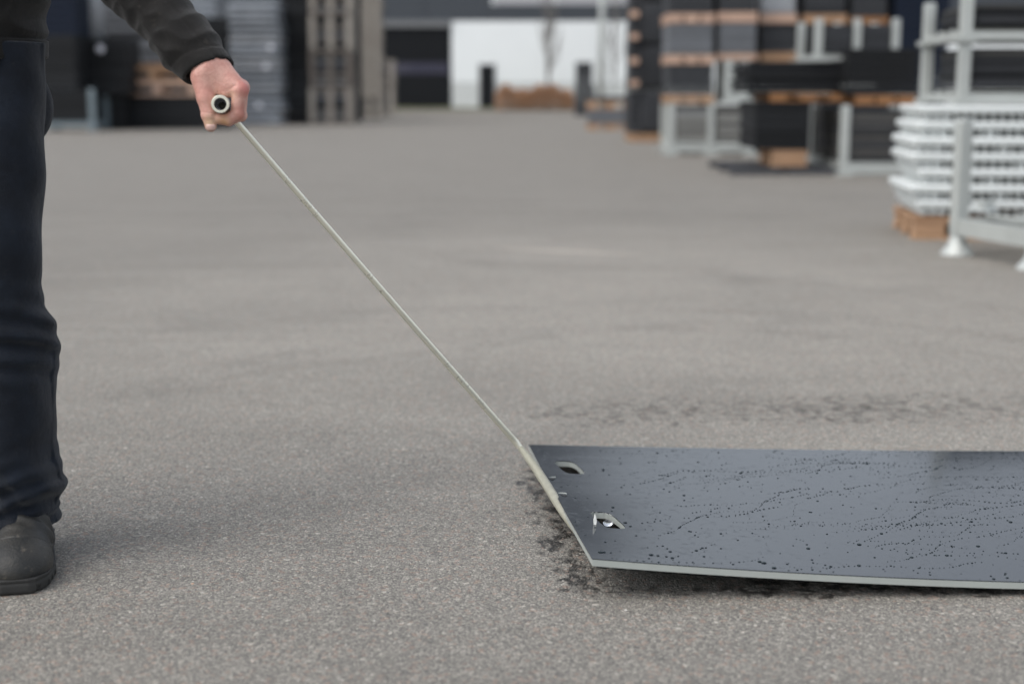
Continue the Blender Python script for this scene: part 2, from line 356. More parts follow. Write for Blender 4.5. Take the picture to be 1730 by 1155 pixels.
def sheets(x0, x1, y0, y1, z0, z1, t, mat, label, name='sheet_stack', group='stacks of plastic sheets', jit=0.006, mats=None, bev=0.0, part='sheet', cat='sheet stack'):
    cx, cy = (x0 + x1) / 2, (y0 + y1) / 2; W, D = (x1 - x0) / 2, (y1 - y0) / 2
    o = empty(name, (cx, cy, z0), label, cat, group)
    n = max(2, int(round((z1 - z0) / t))); t = (z1 - z0) / n; rg = random.Random(hash((round(x0, 2), round(z0, 2))) & 0xffff)
    for i in range(n):
        dx, dy = rg.uniform(-jit, jit), rg.uniform(-jit, jit); e = rg.uniform(0, jit)
        m = mats[rg.randrange(len(mats))] if mats else mat
        box(part, -W + dx + e, W + dx - e, -D + dy, D + dy, i * t + t * 0.07, (i + 1) * t - t * 0.02, m, o, bev)
    return o
def stillage(x0, x1, y0, y1, z0, h, w, label, mid=False, rail_top=False, foot=0.05, rz=0.0, base_z=0.09, sup=True, base_h=0.11, M_galv=M_galv):
    cx, cy = (x0 + x1) / 2, (y0 + y1) / 2; W, D = (x1 - x0) / 2, (y1 - y0) / 2
    o = empty('steel_stillage', (cx, cy, z0), label, 'stillage', 'pale steel stillages', rz)
    xs = [(-W, -W + w), (W - w, W)] + ([(-w / 2, w / 2)] if mid else [])
    for (a, b_) in xs:
        for (c_, d_) in ((-D, -D + w), (D - w, D)):
            box('post', a, b_, c_, d_, 0.012, h, M_galv, o, 0.12)
            box('foot', a - foot, b_ + foot, c_ - foot, d_ + foot, 0.0, 0.012 if not sup else 0.03, M_galv, o)
    zb0, zb1 = base_z, base_z + base_h
    for (c_, d_) in ((-D + 0.01, -D + w - 0.01), (D - w + 0.01, D - 0.01)):
        box('base_beam', -W + w, W - w, c_, d_, zb0, zb1, M_galv, o)
        if rail_top: box('top_rail', -W + w, W - w, c_, d_, h - 0.07, h - 0.01, M_galv, o)
    for (a, b_) in ((-W + 0.01, -W + w - 0.01), (W - w + 0.01, W - 0.01)):
        box('side_beam', a, b_, -D + w, D - w, zb0, zb1, M_galv, o)
        if rail_top: box('top_rail', a, b_, -D + w, D - w, h - 0.07, h - 0.01, M_galv, o)
    for i in range(3):
        yc = -D * 0.6 + i * D * 0.6; box('deck_bar', -W + w, W - w, yc - 0.03, yc + 0.03, zb1 + 0.002, zb1 + 0.022, M_galv, o)
    return o
def fr(x0p, x1p, yt, yb, Y):
    """extents of a front face at distance Y from its outline's bearings"""
    ym = (yt + yb) / 2
    return unproj(x0p, ym, Y=Y).x, unproj(x1p, ym, Y=Y).x, max(unproj(865, yb, Y=Y).z, 0.0), unproj(865, yt, Y=Y).z

# ---------------- right row, about 19 m away
YA, DA = 19.3, 0.95
x0, x1, z0, z1 = fr(1128, 1276, 175, 262, YA)
zA = z1
stillage(x0, x1, YA, YA + DA, 0, z1, 0.092, 'pale steel stillage of grey sheets on the ground, under the two left columns of pallets', mid=True, base_z=0.035, base_h=0.13)
sheets(x0 + 0.13, x0 + 0.56, YA + 0.03, YA + DA - 0.1, 0.19, z1 - 0.02, 0.045, M_grey, 'grey sheets in the left bay of the ground stillage', mats=[M_grey, M_sheetL, M_sheetL, M_sheet])
sheets(x0 + 0.66, x1 - 0.13, YA + 0.03, YA + DA - 0.1, 0.19, z1 - 0.03, 0.045, M_grey, 'mixed grey and dark sheets in the right bay of the ground stillage', mats=[M_sheetL, M_sheetL, M_sheet])
def column(cx0, cx1, Y, D, layers, base_z, names):
    """alternating pallet / sheet layers; layers = list of (kind, ytop, ybottom, mat, inset)"""
    z = base_z
    for (kind, yt, yb, m, lab) in layers:
        X0, X1, Z0, Z1 = fr(cx0, cx1, yt, yb, Y)
        if kind == 'p': pallet(X0, X1, Y, Y + D, z, Z1 - z - 0.004, m, lab)
        else: sheets(X0 + 0.02, X1 - 0.02, Y + 0.02, Y + D - 0.02, z, Z1 - 0.004, 0.05 if kind == 's' else 0.09, m, lab)
        z = Z1
column(1129, 1208, YA, DA, [('p', 160, 175, M_wood, 'pallet lying directly on the ground stillage in the leftmost column of the right row'),
    ('s', 108, 160, M_dark, 'dark sheet bundle above the stillage in the leftmost column'),
    ('p', 92, 108, M_wood_pale, 'middle pallet of the leftmost column in the right row'),
    ('s', 39, 92, M_grey, 'mid grey sheet bundle in the leftmost column of the right row'),
    ('p', 22, 39, M_wood_pale, 'upper pallet of the leftmost column in the right row'),
    ('s', -40, 22, M_dark, 'topmost dark bundle of the leftmost column in the right row')], zA + 0.002, None)
xs0, xs1, zs0, zs1 = fr(1246, 1300, 101, 174, YA + 0.05)
stillage(unproj(1224, 140, Y=YA + 0.05).x, unproj(1262, 140, Y=YA + 0.05).x + 0.02, YA + 0.05, YA + 0.95, zA + 0.012, zs1 - zA - 0.02, 0.12, 'narrow pale steel stillage standing on the ground stillage, beside the dark bundle', foot=0.06, base_z=0.02)
xf0 = unproj(1262, 165, Y=YA).x
sp = empty('steel_bracket', (xf0 + 0.16, YA + 0.1, zA + 0.004), 'small pale steel bracket lying beside the narrow stillage', 'bracket')
box('plate', -0.13, 0.13, -0.1, 0.1, 0.0, 0.05, M_galv, sp); box('lip', -0.13, -0.10, -0.1, 0.1, 0.052, 0.09, M_galv, sp)
sheets(unproj(1270, 140, Y=YA + 0.4).x, unproj(1345, 140, Y=YA + 0.4).x, YA + 0.4, YA + 1.2, zA + 0.012, unproj(865, 104, Y=YA + 0.4).z, 0.06, M_black, 'black bundle behind the narrow stillage')
sheets(x1 + 0.04, x1 + 0.62, YA + 0.15, YA + 1.2, 0, zA, 0.06, M_black, 'black bundle on the ground right of the ground stillage')
column(1212, 1280, YA + 0.05, DA, [('p', 90, 101, M_wood_pale, 'lower pallet of the second column, resting on the narrow stillage'),
    ('s', 38, 90, M_grey, 'mid grey sheet bundle in the second column of the right row'),
    ('p', 20, 38, M_wood_pale, 'upper pallet of the second column in the right row'),
    ('s', -40, 20, M_dark, 'topmost dark bundle of the second column in the right row')], zs1, None)
column(1284, 1347, YA + 0.4, DA, [('p', 88, 104, M_wood, 'lower pallet of the third column, under a charcoal bundle'),
    ('s', 39, 88, M_dark, 'charcoal bundle under the light grey one in the third column'),
    ('p', 22, 39, M_wood_pale, 'upper pallet of the third column, under the light grey bundle'),
    ('s', -40, 22, M_lgrey, 'light grey sheet bundle at the top of the right row')], unproj(865, 104, Y=YA + 0.4).z, None)
X0, X1, Z0, Z1 = fr(1358, 1432, 40, 262, YA + 0.4)
sheets(X0, X1, YA + 0.4, YA + 1.3, 0, Z1, 0.10, M_black, 'tall black bundle hidden behind the short stillage posts')
column(1358, 1432, YA + 0.4, DA, [('p', 24, 40, M_wood, 'pallet of the fourth column, above the short stillage posts'), ('s', -40, 24, M_dark, 'topmost dark bundle of the fourth column')], Z1, None)
X0, X1, Z0, Z1 = fr(1438, 1502, 40, 262, YA + 0.4)
sheets(X0, X1, YA + 0.4, YA + 1.3, 0, Z1, 0.10, M_dark, 'tall charcoal bundle in the fifth column behind the stillage posts')
column(1438, 1502, YA + 0.4, DA, [('p', 28, 40, M_wood_dk, 'brown pallet of the fifth column'), ('s', -40, 28, M_dark, 'topmost grey brown bundle of the fifth column')], Z1, None)
X0, X1, Z0, Z1 = fr(1508, 1600, -40, 262, YA + 0.4)
sheets(X0, X1, YA + 0.4, YA + 1.3, 0, Z1, 0.10, M_navy, 'tall dark blue bundle behind the front sheet stillage')

# ---------------- right row, about 15 m away
YB = 14.6
X0, X1, Z0, Z1 = fr(1234, 1420, 285, 297, YB)
tag(pallet(X0, (X0 + X1) / 2 - 0.01, YB, YB + 1.7, 0, 0.073, M_dark2, 'left flat black plastic pallet on the asphalt under the black box bundle'), cat='pallet')
pallet((X0 + X1) / 2 + 0.01, X1 - 0.02, YB, YB + 1.7, 0, 0.073, M_dark2, 'right flat black plastic pallet on the asphalt beside the ground stillage')
YB1 = 14.9
column(1304, 1364, YB1, 0.8, [('p', 253, 266, M_wood, 'pallet on the flat black mats')], 0.077, None)
zq = fr(1304, 1364, 253, 266, YB1)[3]
X0, X1, Z0, Z1 = fr(1275, 1367, 172, 253, YB1)
sheets(X0, X1, YB1, YB1 + 1.0, zq, Z1, 0.09, M_black, 'black box bundle on the pallet above the flat mats', jit=0.01)
pallet(*fr(1300, 1432, 157, 172, YB1)[:2], YB1, YB1 + 1.0, Z1 + 0.002, fr(1300, 1430, 157, 172, YB1)[3] - Z1 - 0.004, M_wood_dk, 'wide brown pallet over the black box bundle')
zp = fr(1300, 1430, 157, 172, YB1)[3]
X0, X1, Z0, Z1 = fr(1262, 1430, 104, 157, YB1)
sheets(X0, X1, YB1, YB1 + 1.0, zp, Z1, 0.045, M_black, 'wide black bundle on the brown pallet', jit=0.03)
zc = Z1
X0, X1, Z0, Z1 = fr(1421, 1580, 178, 297, YB)
X1 = min(X1, 4.45)
stillage(X0, X1, YB, YB + 1.55, 0, Z1, 0.088, 'pale steel stillage of dark sheets standing on the ground beside the black mats', mid=False, base_z=0.01, base_h=0.12)
sheets(X0 + 0.03, X1 - 0.105, YB + 0.03, YB + 1.40, 0.155, 0.655, 0.03, M_dark, 'thin dark sheets inside the ground stillage right of the flat black mats', mats=[M_dark, M_sheet, M_sheet], jit=0.012)
zS = Z1 + 0.006
X0, X1, Z0, Z1 = fr(1446, 1548, 160, 178, YB)
pallet(X0, X1, YB, YB + 0.7, zS, Z1 - zS - 0.004, M_wood_dk, 'brown pallet resting on the ground stillage of dark sheets')
zp = Z1
X0, X1, Z0, Z1 = fr(1432, 1552, 82, 160, YB)
sheets(X0, X1, YB, YB + 0.7, zp, Z1, 0.09, M_black, 'big black bundle on the pallet beside the front sheet stillage', jit=0.006)
zT = Z1 + 0.004
X0, X1, Z0, Z1 = fr(1377, 1520, 32, 98, YB1)
stillage(X0, X1, YB1 - 0.02, YB1 + 0.95, zc + 0.002, Z1 - zc, 0.078, 'upper steel stillage of thin dark sheets, on the wide black bundle', mid=True, base_z=0.01, base_h=0.05)
sheets(X0 + 0.095, (X0 + X1) / 2 - 0.05, YB1, YB1 + 0.6, zc + 0.09, unproj(865, 42, Y=YB1).z, 0.03, M_dark, 'thin dark sheets in the left bay of the upper stillage')
sheets((X0 + X1) / 2 + 0.05, X1 - 0.095, YB1, YB1 + 0.6, zc + 0.09, unproj(865, 42, Y=YB1).z, 0.03, M_dark, 'thin dark sheets in the right bay of the upper stillage')

# ---------------- right front: white slotted frames, front stillage
YF = 8.24; xF0 = unproj(1540, 405, z=0).x; xF1 = 4.1; DF = 0.82; RZ = R(-3)
pw = unproj(1600, 405, z=0).x
RF = R(-6.5); cF, sF = math.cos(RF), math.sin(RF)
def rotF(o, lx, ly):
    o.location.x = xF0 + lx * cF - ly * sF; o.location.y = YF + lx * sF + ly * cF; o.rotation_euler.z += RF
rotF(pallet(0, 0.82, 0, 0.8, 0, 0.135, M_wood, 'orange wood pallet under the left end of the white slotted frames'), 0.42, 0.41)
rotF(pallet(0, 0.82, 0, 0.8, 0, 0.135, M_wood, 'wood pallet under the right end of the white slotted frames'), 1.35, 0.41)
ztop = unproj(865, 178, Y=YF).z; nL = 7; lh = (ztop - 0.14) / nL
names = ['lowest white slotted frame, lying on the wood pallet', 'second white slotted frame from the bottom', 'third white slotted frame from the bottom', 'middle white slotted frame of the seven', 'third white slotted frame from the top', 'second white slotted frame from the top', 'top white slotted frame, carrying the black sheet stillage']
def rounded_slab(W, D, H, mat, nm):
    bm = bmesh.new(); bmesh.ops.create_cube(bm, size=1); bmesh.ops.scale(bm, vec=(W, D, H), verts=bm.verts)
    bmesh.ops.bevel(bm, geom=bm.edges[:], offset=H * 0.35, segments=3, affect='EDGES', profile=0.5)
    me = bpy.data.meshes.new(nm); bm.to_mesh(me); bm.free(); me.materials.append(mat)
    me.polygons.foreach_set('use_smooth', [True] * len(me.polygons)); return me
FW = xF1 - xF0
slab_me = rounded_slab(FW, DF, lh * 0.54, M_white, 'rim'); rib_me = rounded_slab(0.022, 0.05, lh * 0.46, M_white, 'rib')
for i in range(nL):
    rg = random.Random(i); dx = rg.uniform(-0.035, 0.03); z = 0.14 + i * lh
    o = empty('white_slotted_frame', ((xF0 + xF1) / 2 + dx, YF + DF / 2 + rg.uniform(-.012, .012), z), names[i], 'plastic frame', 'white slotted frames stacked on a pallet', R(rg.uniform(-0.5, 0.5)))
    rotF(o, FW / 2 + dx, DF / 2 + rg.uniform(-.012, .012))
    s1 = link('rim', slab_me, o); s1.location = (0, 0, lh * 0.72)
    c1 = box('core', -FW / 2 + 0.10, FW / 2 - 0.1, -DF / 2 + 0.07, DF / 2 - 0.03, 0.003, lh * 0.44, M_black, o)
    x = -FW / 2 + 0.05; k = 0
    while x < FW / 2 - 0.04:
        rb = link('rib', rib_me, o); rb.location = (x, -DF / 2 + 0.045, lh * 0.22)
        if rg.random() < 0.16 or k < 3: rb.scale = (2.4, 1, 1)
        x += 0.052; k += 1
    for j in range(12):
        rb = link('rib', rib_me, o); rb.location = (-FW / 2 + 0.045, -DF / 2 + 0.08 + j * (DF - 0.16) / 11, lh * 0.22); rb.rotation_euler = (0, 0, R(90)); rb.scale = (2.0, 1, 1)
# stillage and sheets on top of them
xs0 = unproj(1620, 178, Y=YF).x; ST = 0.065
zj = unproj(865, 72, Y=YF).z; z2 = 1.385
def big_still(z0, z1, label):
    return stillage(xs0, xF1 - 0.05, YF + 0.02, YF + DF, z0, z1 - z0, ST, label, base_z=0.012, base_h=0.05, foot=0.022, sup=True)
big_still(ztop + 0.004, zj, 'low stillage of black sheets standing on the white slotted frames')
big_still(zj + 0.002, z2, 'upper stillage of black sheets stacked on the low front stillage')
for (za, zb, l1) in ((ztop + 0.09, zj - 0.03, 'black sheets with ragged ends in the low front stillage'), (zj + 0.09, z2 - 0.05, 'black sheets with ragged ends in the upper front stillage')):
    sheets(xs0 + ST + 0.02, xF1 - 0.16, YF + 0.05, YF + DF - 0.08, za, zb, 0.022, M_dark, l1, jit=0.012, mats=[M_black, M_dark, M_sheet])
# near stillage with bell feet
pA = unproj(1617, 430, z=0); pB = unproj(1748, 455, z=0); vs = (pB - pA)
ang = math.atan2(vs.y, vs.x); LS = vs.length
ns = empty('steel_stillage', (pA.x, pA.y, 0), 'near empty stillage with bell feet in front of the white frames', 'stillage', 'pale steel stillages', ang)
def bell(x, y):
    prof = [(0.088, 0), (0.088, 0.008), (0.070, 0.03), (0.050, 0.055), (0.042, 0.10)]
    V, F = [], []; S = 20
    for r, z in prof: V += [(x + r * math.cos(2 * math.pi * k / S), y + r * math.sin(2 * math.pi * k / S), z) for k in range(S)]
    for i in range(len(prof) - 1):
        for k in range(S): F.append((i * S + k, i * S + (k + 1) % S, (i + 1) * S + (k + 1) % S, (i + 1) * S + k))
    link('foot', mesh_of('foot', V, F, M_galv, True), ns)
hP = unproj(865, 200, Y=pA.y).z
for (x, y) in ((0, 0), (LS, 0), (0, 0.95), (LS, 0.95)):
    bell(x, y); box('post', x - 0.036, x + 0.036, y - 0.036, y + 0.036, 0.09, hP, M_galv, ns, 0.12)
for y in (0, 0.95): box('side_beam', 0.038, LS - 0.038, y - 0.03, y + 0.03, 0.105, 0.19, M_galv, ns)
for x in (0, LS): box('end_beam', x - 0.03, x + 0.03, 0.038, 0.912, 0.105, 0.19, M_galv, ns)
for i in range(4): box('deck_bar', 0.03, LS - 0.03, 0.14 + i * 0.2, 0.2 + i * 0.2, 0.192, 0.21, M_galv, ns)
p = unproj(1660, 375, Y=7.7)
cl = empty('steel_clamp', (unproj(1665, 378, Y=7.55).x, 7.75, 0.192), 'small pale steel clamp lying on the near empty stillage', 'clamp')
cl.location.z = 0.212; cl.rotation_euler = (0, 0, ang + 0.2)
box('plate', -0.13, 0.13, -0.04, 0.04, 0.0, 0.02, M_white, cl); box('lug', -0.10, -0.05, -0.04, 0.04, 0.022, 0.05, M_galv, cl); box('lug', 0.06, 0.11, -0.04, 0.04, 0.022, 0.05, M_galv, cl)

# ---------------- bales and pallets further back on the right
YC = 24.3
X0, X1, Z0, Z1 = fr(1064, 1127, 226, 241, YC)
pallet(X0, X1, YC, YC + 1.2, 0, Z1 - 0.004, M_wood, 'bright pallet under the tower of black bales')
bx0, bx1 = unproj(1086, 190, Y=YC).x, unproj(1128, 190, Y=YC).x
bz = [Z1, fr(0, 1, 152, 200, YC)[3], fr(0, 1, 76, 200, YC)[3], fr(0, 1, 2, 200, YC)[3], fr(0, 1, -70, 200, YC)[3]]
bl = ['lowest black bale on the bright pallet', 'second black bale from the ground', 'third black bale from the ground', 'top black bale of the tower, cut by the frame']
for i in range(4):
    o = empty('black_bale', ((bx0 + bx1) / 2 - 0.02, YC + 0.6, bz[i]), bl[i], 'bale', 'black bales in one tower')
    bm = bmesh.new(); bmesh.ops.create_cube(bm, size=1); W = bx1 - bx0 + 0.06; H = bz[i + 1] - bz[i] - 0.004
    bmesh.ops.scale(bm, vec=(W, 1.15, H), verts=bm.verts); bmesh.ops.translate(bm, vec=(0, 0, H / 2), verts=bm.verts)
    bmesh.ops.bevel(bm, geom=bm.edges[:], offset=0.085, segments=5, affect='EDGES', profile=0.5)
    me = bpy.data.meshes.new('wrapping'); bm.to_mesh(me); bm.free(); me.materials.append(M_dark)
    me.polygons.foreach_set('use_smooth', [True] * len(me.polygons)); link('wrapping', me, o)
    for s in (-0.35, 0.0, 0.35): box('strap', -W / 2 - 0.006, W / 2 + 0.006, s - 0.012, s + 0.012, 0.15, H - 0.15, M_black, o)
x0_, x1_, _, _ = fr(1062, 1086, 60, 160, YC)
sheets(x0_ + 0.03, x1_ - 0.02, YC + 0.05, YC + 1.1, bz[0], bz[4], 0.12, M_dark, 'narrow dark stack left of the black bales', jit=0.015)
for i, (py, lab) in enumerate(((141, 'lowest timber batten end beside the black bales'), (103, 'second timber batten end beside the black bales'), (62, 'third timber batten end beside the black bales'), (24, 'top timber batten end beside the black bales'))):
    q = unproj(1072 - 0 * i, py, Y=YC - 0.12)
    o = empty('timber_batten', (q.x, YC - 0.13, q.z - 0.05), lab, 'batten', 'timber battens sticking out of the dark stack')
    box('beam', -0.07, 0.07, 0.0, 0.16, 0.0, 0.10, M_wood, o); box('end_face', -0.068, 0.068, -0.006, -0.001, 0.002, 0.098, M_wood_pale, o)
YD = 31.6
a = fr(994, 1072, 209, 220, YD); pallet(a[0], a[1], YD, YD + 1.0, 0, a[3] - 0.004, M_wood, 'far low pallet on the asphalt left of the black bales')
z = a[3]; a = fr(994, 1072, 185, 209, YD); sheets(a[0] + .02, a[1], YD, YD + 1, z, a[3], 0.06, M_grey, 'grey sheets between two far pallets')
z = a[3]; a = fr(994, 1072, 171, 185, YD); pallet(a[0], a[1], YD, YD + 1.0, z, a[3] - z - 0.004, M_wood, 'far upper pallet on the grey sheets')
z = a[3]; a = fr(1000, 1072, 163, 171, YD); sheets(a[0] + .1, a[1], YD, YD + 1, z, a[3], 0.05, M_dark, 'few dark sheets on the far upper pallet')
YE = 50.0
a = fr(972, 1004, 146, 195, YE); sheets(a[0], a[1] + .02, YE, YE + 1, 0, a[3], 0.16, M_dark, 'far lone stack before the white wall, lower half')
z = a[3]; a = fr(974, 1001, 105, 146, YE); sheets(a[0], a[1], YE, YE + 1, z, a[3], 0.16, M_dark, 'far lone stack before the white wall, upper half')

# ---------------- left side
YL = 30.7
a = fr(60, 160, 150, 222, YL)
stillage(a[0], a[1], YL, YL + 1.2, 0, a[3], 0.13, 'grey steel stillage on the asphalt behind the man', base_z=0.09, base_h=0.11, M_galv=M_bluegrey)
sheets(a[0] + 0.15, a[1] - 0.14, YL + 0.05, YL + 1.1, 0.225, a[3] + 0.0, 0.07, M_black, 'black sheets in the grey stillage behind the man')
zz = a[3] + 0.004
a = fr(20, 128, 60, 150, YL); sheets(a[0], a[1], YL, YL + 1.2, zz, a[3], 0.12, M_black, 'black bundle over the grey stillage behind the man')
b1 = fr(20, 126, -60, 60, YL); sheets(b1[0], b1[1], YL, YL + 1.2, a[3], b1[3], 0.16, M_navy, 'dark navy bundle beside the man\'s jacket')
YL2 = 31.6
a = fr(130, 205, 160, 216, YL2); sheets(a[0] + .4, a[1], YL2 + .2, YL2 + 1.2, 0, a[3], 0.12, M_black, 'low black bundle under the one with a white disc')
a0 = a[3]; a = fr(128, 215, 66, 160, YL2); sheets(a[0], a[1], YL2, YL2 + 1.2, a0, a[3], 0.11, M_black, 'black bundle with a round white disc')
q = unproj(169, 83, Y=YL2 - 0.03)
tube('round_disc', [(q.x, q.y, q.z), (q.x, q.y + 0.012, q.z)], [0.085, 0.085], M_label, None, 20); tag(bpy.data.objects['round_disc'], 'round white disc on the black bundle behind the man', 'label')  # thin white disc set against the front of the bundle
z0 = a[3]; a = fr(129, 166, -60, 66, YL2)
rl = tube('pale_sheet_roll', [((a[0] + a[1]) / 2, YL2 + 0.4, z0), ((a[0] + a[1]) / 2, YL2 + 0.4, a[3])], [(a[1] - a[0]) / 2] * 2, M_lgrey, None, 24); tag(rl, 'upright pale grey roll standing on the black bundle with the white disc', 'roll')
YL3 = 32.4
a = fr(205, 376, 162, 218, YL3); sheets(a[0], a[1], YL3, YL3 + 1.2, 0, a[3], 0.10, M_black, 'black bundle on the asphalt under the brown timber')
z0 = a[3]; 
for i, (l, r_, t_, b_) in enumerate(((197, 332, 137, 161), (196, 318, 112, 136))):
    a = fr(l, r_, t_, b_, YL3)
    pallet(a[0], a[1], YL3, YL3 + 1.0, z0 + 0.002, a[3] - z0 - 0.004, M_wood_pale if i == 0 else M_wood, ('lower brown pallet under the man\'s sleeve', 'upper brown pallet under the man\'s sleeve')[i]); z0 = a[3]
a = fr(205, 300, 108, 112, YL3); pk = empty('plank', ((a[0] + a[1]) / 2, YL3 + 0.3, z0), 'loose orange plank on the brown pallets', 'plank'); box('board', -(a[1] - a[0]) / 2, (a[1] - a[0]) / 2, -0.1, 0.1, 0, 0.05, M_wood, pk)
YL4 = 34.0
a = fr(172, 290, 120, 220, YL4); sheets(a[0], a[1], YL4, YL4 + 1.2, 0, a[3], 0.10, M_dark, 'charcoal bundle hidden behind the brown pallets')
z0 = a[3]; a = fr(166, 292, -60, 120, YL4); sheets(a[0], a[1], YL4, YL4 + 1.2, z0, a[3], 0.10, M_grey, 'grey sheet bundle behind the man\'s sleeve', mats=[M_grey, M_dark, M_grey], jit=0.03)
YL5 = 38.4
a = fr(286, 384, 30, 209, YL5); sheets(a[0], a[1], YL5, YL5 + 1.2, 0, a[3], 0.2, M_black, 'tall black bundle behind the cuff and hand')
z0 = a[3]; a = fr(300, 362, -70, 30, YL5); sheets(a[0], a[1], YL5, YL5 + 1.2, z0, a[3], 0.12, M_film, 'pale grey bundle above the cuff', jit=0.03)
YL6 = 36.4
a = fr(384, 474, 4, 212, YL6)
sheets(a[0], a[1], YL6, YL6 + 1.3, 0, a[3], 0.17, M_film, 'tall film wrapped stack of grey sheets beside the hand', jit=0.035, mats=[M_film, M_film, M_film2], bev=0.16)
for j, (px, py) in enumerate(((457, 80), (449, 112), (437, 178))):
    q = unproj(px, py, Y=YL6 - 0.08); o = box('paper_label', q.x - .07, q.x + .07, q.y, q.y + 0.02, q.z - .06, q.z + .06, M_label, None)
    tag(o, ('highest', 'middle', 'lowest')[j] + ' white label on the film wrapped grey stack', 'label', 'white labels on the wrapped stack')
YL7 = 37.5
a = fr(476, 524, -80, 209, YL7); o = sheets(a[0], a[1], YL7, YL7 + 1.3, 0, a[3], 0.25, M_black, 'tall black stack between the wrapped stack and the wooden crates')
def crate(x0, x1, y0, y1, z0, z1, label, nb=3, planks=False, mat=None):
    mat = mat or M_crate; cx, cy = (x0 + x1) / 2, (y0 + y1) / 2; W, D, H = (x1 - x0) / 2, (y1 - y0) / 2, z1 - z0
    o = empty('wooden_crate', (cx, cy, z0), label, 'crate', 'weathered wooden crates in the left row')
    nl_ = 9; rl = random.Random(int(abs(cx) * 77 + z0 * 13)); mm = [M_sheet, M_black, M_crate_dk, M_grey, M_dark]
    for i in range(nl_):
        za = 0.06 + i * (H - 0.09) / nl_; d_ = rl.uniform(0.0, 0.03)
        box('sheet', -W + 0.06 + d_, W - 0.08 - d_, -D + 0.06 + d_, D - 0.06, za + 0.012, za + (H - 0.09) / nl_ - 0.012, mm[rl.randrange(5)], o)
    rg = random.Random(int(abs(cx) * 100 + z0 * 37))
    if planks:
        n = max(3, int(H / 0.13))
        for i in range(n):
            za = 0.12 + i * (H - 0.14) / n
            box('side_plank', -W, W, -D, -D + 0.025, za + 0.03, za + (H - 0.14) / n - 0.02, mat, o); box('side_plank', W - 0.025, W, -D + 0.028, D, za + 0.015, za + (H - 0.14) / n - 0.012, mat, o)
    else:
        for i in range(nb):
            xa = -W + i * (2 * W - 0.15) / (nb - 1) if nb > 1 else -W
            box('corner_board', xa, xa + 0.15, -D, -D + 0.03, 0.06, H - 0.06, mat, o)
        for i in range(nb):
            ya = -D + 0.035 + i * (2 * D - 0.19) / (nb - 1)
            box('corner_board', W - 0.03, W, ya, ya + 0.15, 0.06, H - 0.06, mat, o)
        box('top_board', -W, W, -D - 0.002, -D + 0.03, H - 0.058, H - 0.01, M_crate_dk, o); box('top_board', W - 0.03, W + 0.002, -D + 0.034, D, H - 0.058, H - 0.01, mat, o)
    box('base_board', -W, W, -D, -D + 0.1, 0.0, 0.058, M_crate_dk, o); box('base_board', W - 0.1, W, -D + 0.103, D, 0.0, 0.058, mat, o); box('base_board', -W, -W + .1, -D + 0.103, D, 0.0, 0.058, mat, o)
    return o
YG = 37.2; zc = 0
for (t_, b_, pl, l) in ((146, 210, False, 'lowest crate with upright boards in the front crate tower'), (86, 146, False, 'second crate, of darker boards, in the front crate tower'), (22, 86, False, 'third crate with upright boards in the front crate tower'), (-40, 22, False, 'top crate of the front crate tower, cut by the frame')):
    a = fr(522, 594, t_, b_, YG); crate(a[0], a[1], YG, YG + 1.1, zc, a[3] - 0.006, l, 3, pl, M_crate_dk if 'darker' in l else None); zc = a[3]
YH = 44.5; zc = 0
a = fr(602, 645, 165, 205, YH); crate(a[0], a[1], YH, YH + 1.1, 0, a[3] - 0.006, 'low crate with upright boards under the pile of empty pallets', 3, False); zc = a[3]
zp_t = fr(602, 645, -40, 165, YH)[3]; npal = 20; hp = (zp_t - zc) / npal
for k in range(npal):
    dx = random.Random(k).uniform(-0.03, 0.03)
    pallet(a[0] + dx, a[1] + dx, YH, YH + 1.1, zc + k * hp + 0.002, hp - 0.008, M_crate, 'weathered empty pallet in the tall grey pile beside the roller door', 'empty pallets in one tall grey pile')
YI = 50.5; zc = 0
for (t_, b_, pl, l) in ((146, 192, False, 'lower crate of the farthest crate tower'), (100, 146, False, 'upper crate of the farthest crate tower')):
    a = fr(636, 665, t_, b_, YI); crate(a[0], a[1], YI, YI + 1.0, zc, a[3] - 0.006, l, 2, pl); zc = a[3]
a = fr(560, 604, -20, 209, 40.3); sheets(a[0] + 0.3, a[1], 40.3, 41.4, 0, a[3], 0.25, M_black, 'black stack in the gap between two crate towers')
#@@PART2
# ------------------------------------------------------------------ the mat
M_mat = NT('black_glossy_mat_face', 0.10, 0, 0.5); M_mat.b.inputs['IOR'].default_value = 1.44
_n = M_mat.noise(1.6, 3, 0.5); _w = M_mat.noise(5, 2, 0.5, M_mat.scale(M_mat.pos, (0.5, 2.2, 1)))
_s = M_mat.ramp(M_mat.noise(60, 3, 0.6, M_mat.scale(M_mat.pos, (1, 1, 1))), [(0.55, 0.0), (0.8, 1.0)])
_h = M_mat.math('ADD', M_mat.math('MULTIPLY', _n, 1.0), M_mat.math('MULTIPLY', _w, 0.12))
M_mat = M_mat.out((0.006, 0.009, 0.014), M_mat.math('MULTIPLY_ADD', _s, 0.10, 0.09), M_mat.bump(_h, 0.12, 0.004))
M_core = simple('pale_grey_mat_core', (0.36, 0.385, 0.36), 0.6, var=0.10, nscale=30)
M_rib = simple('dark_mat_underside', (0.018, 0.018, 0.018), 0.6, var=0.3)
M_tear = simple('torn_white_plastic', (0.72, 0.73, 0.69), 0.55, var=0.15, nscale=120)
_w = NT('clear_water', 0.02); _w.b.inputs['IOR'].default_value = 1.33; _w.b.inputs['Transmission Weight'].default_value = 1.0; M_water = _w.out((0.96, 0.98, 1.0))
_w = NT('water_bead_over_black', 0.04); _w.b.inputs['IOR'].default_value = 1.33; M_bead = _w.out((0.020, 0.031, 0.036))

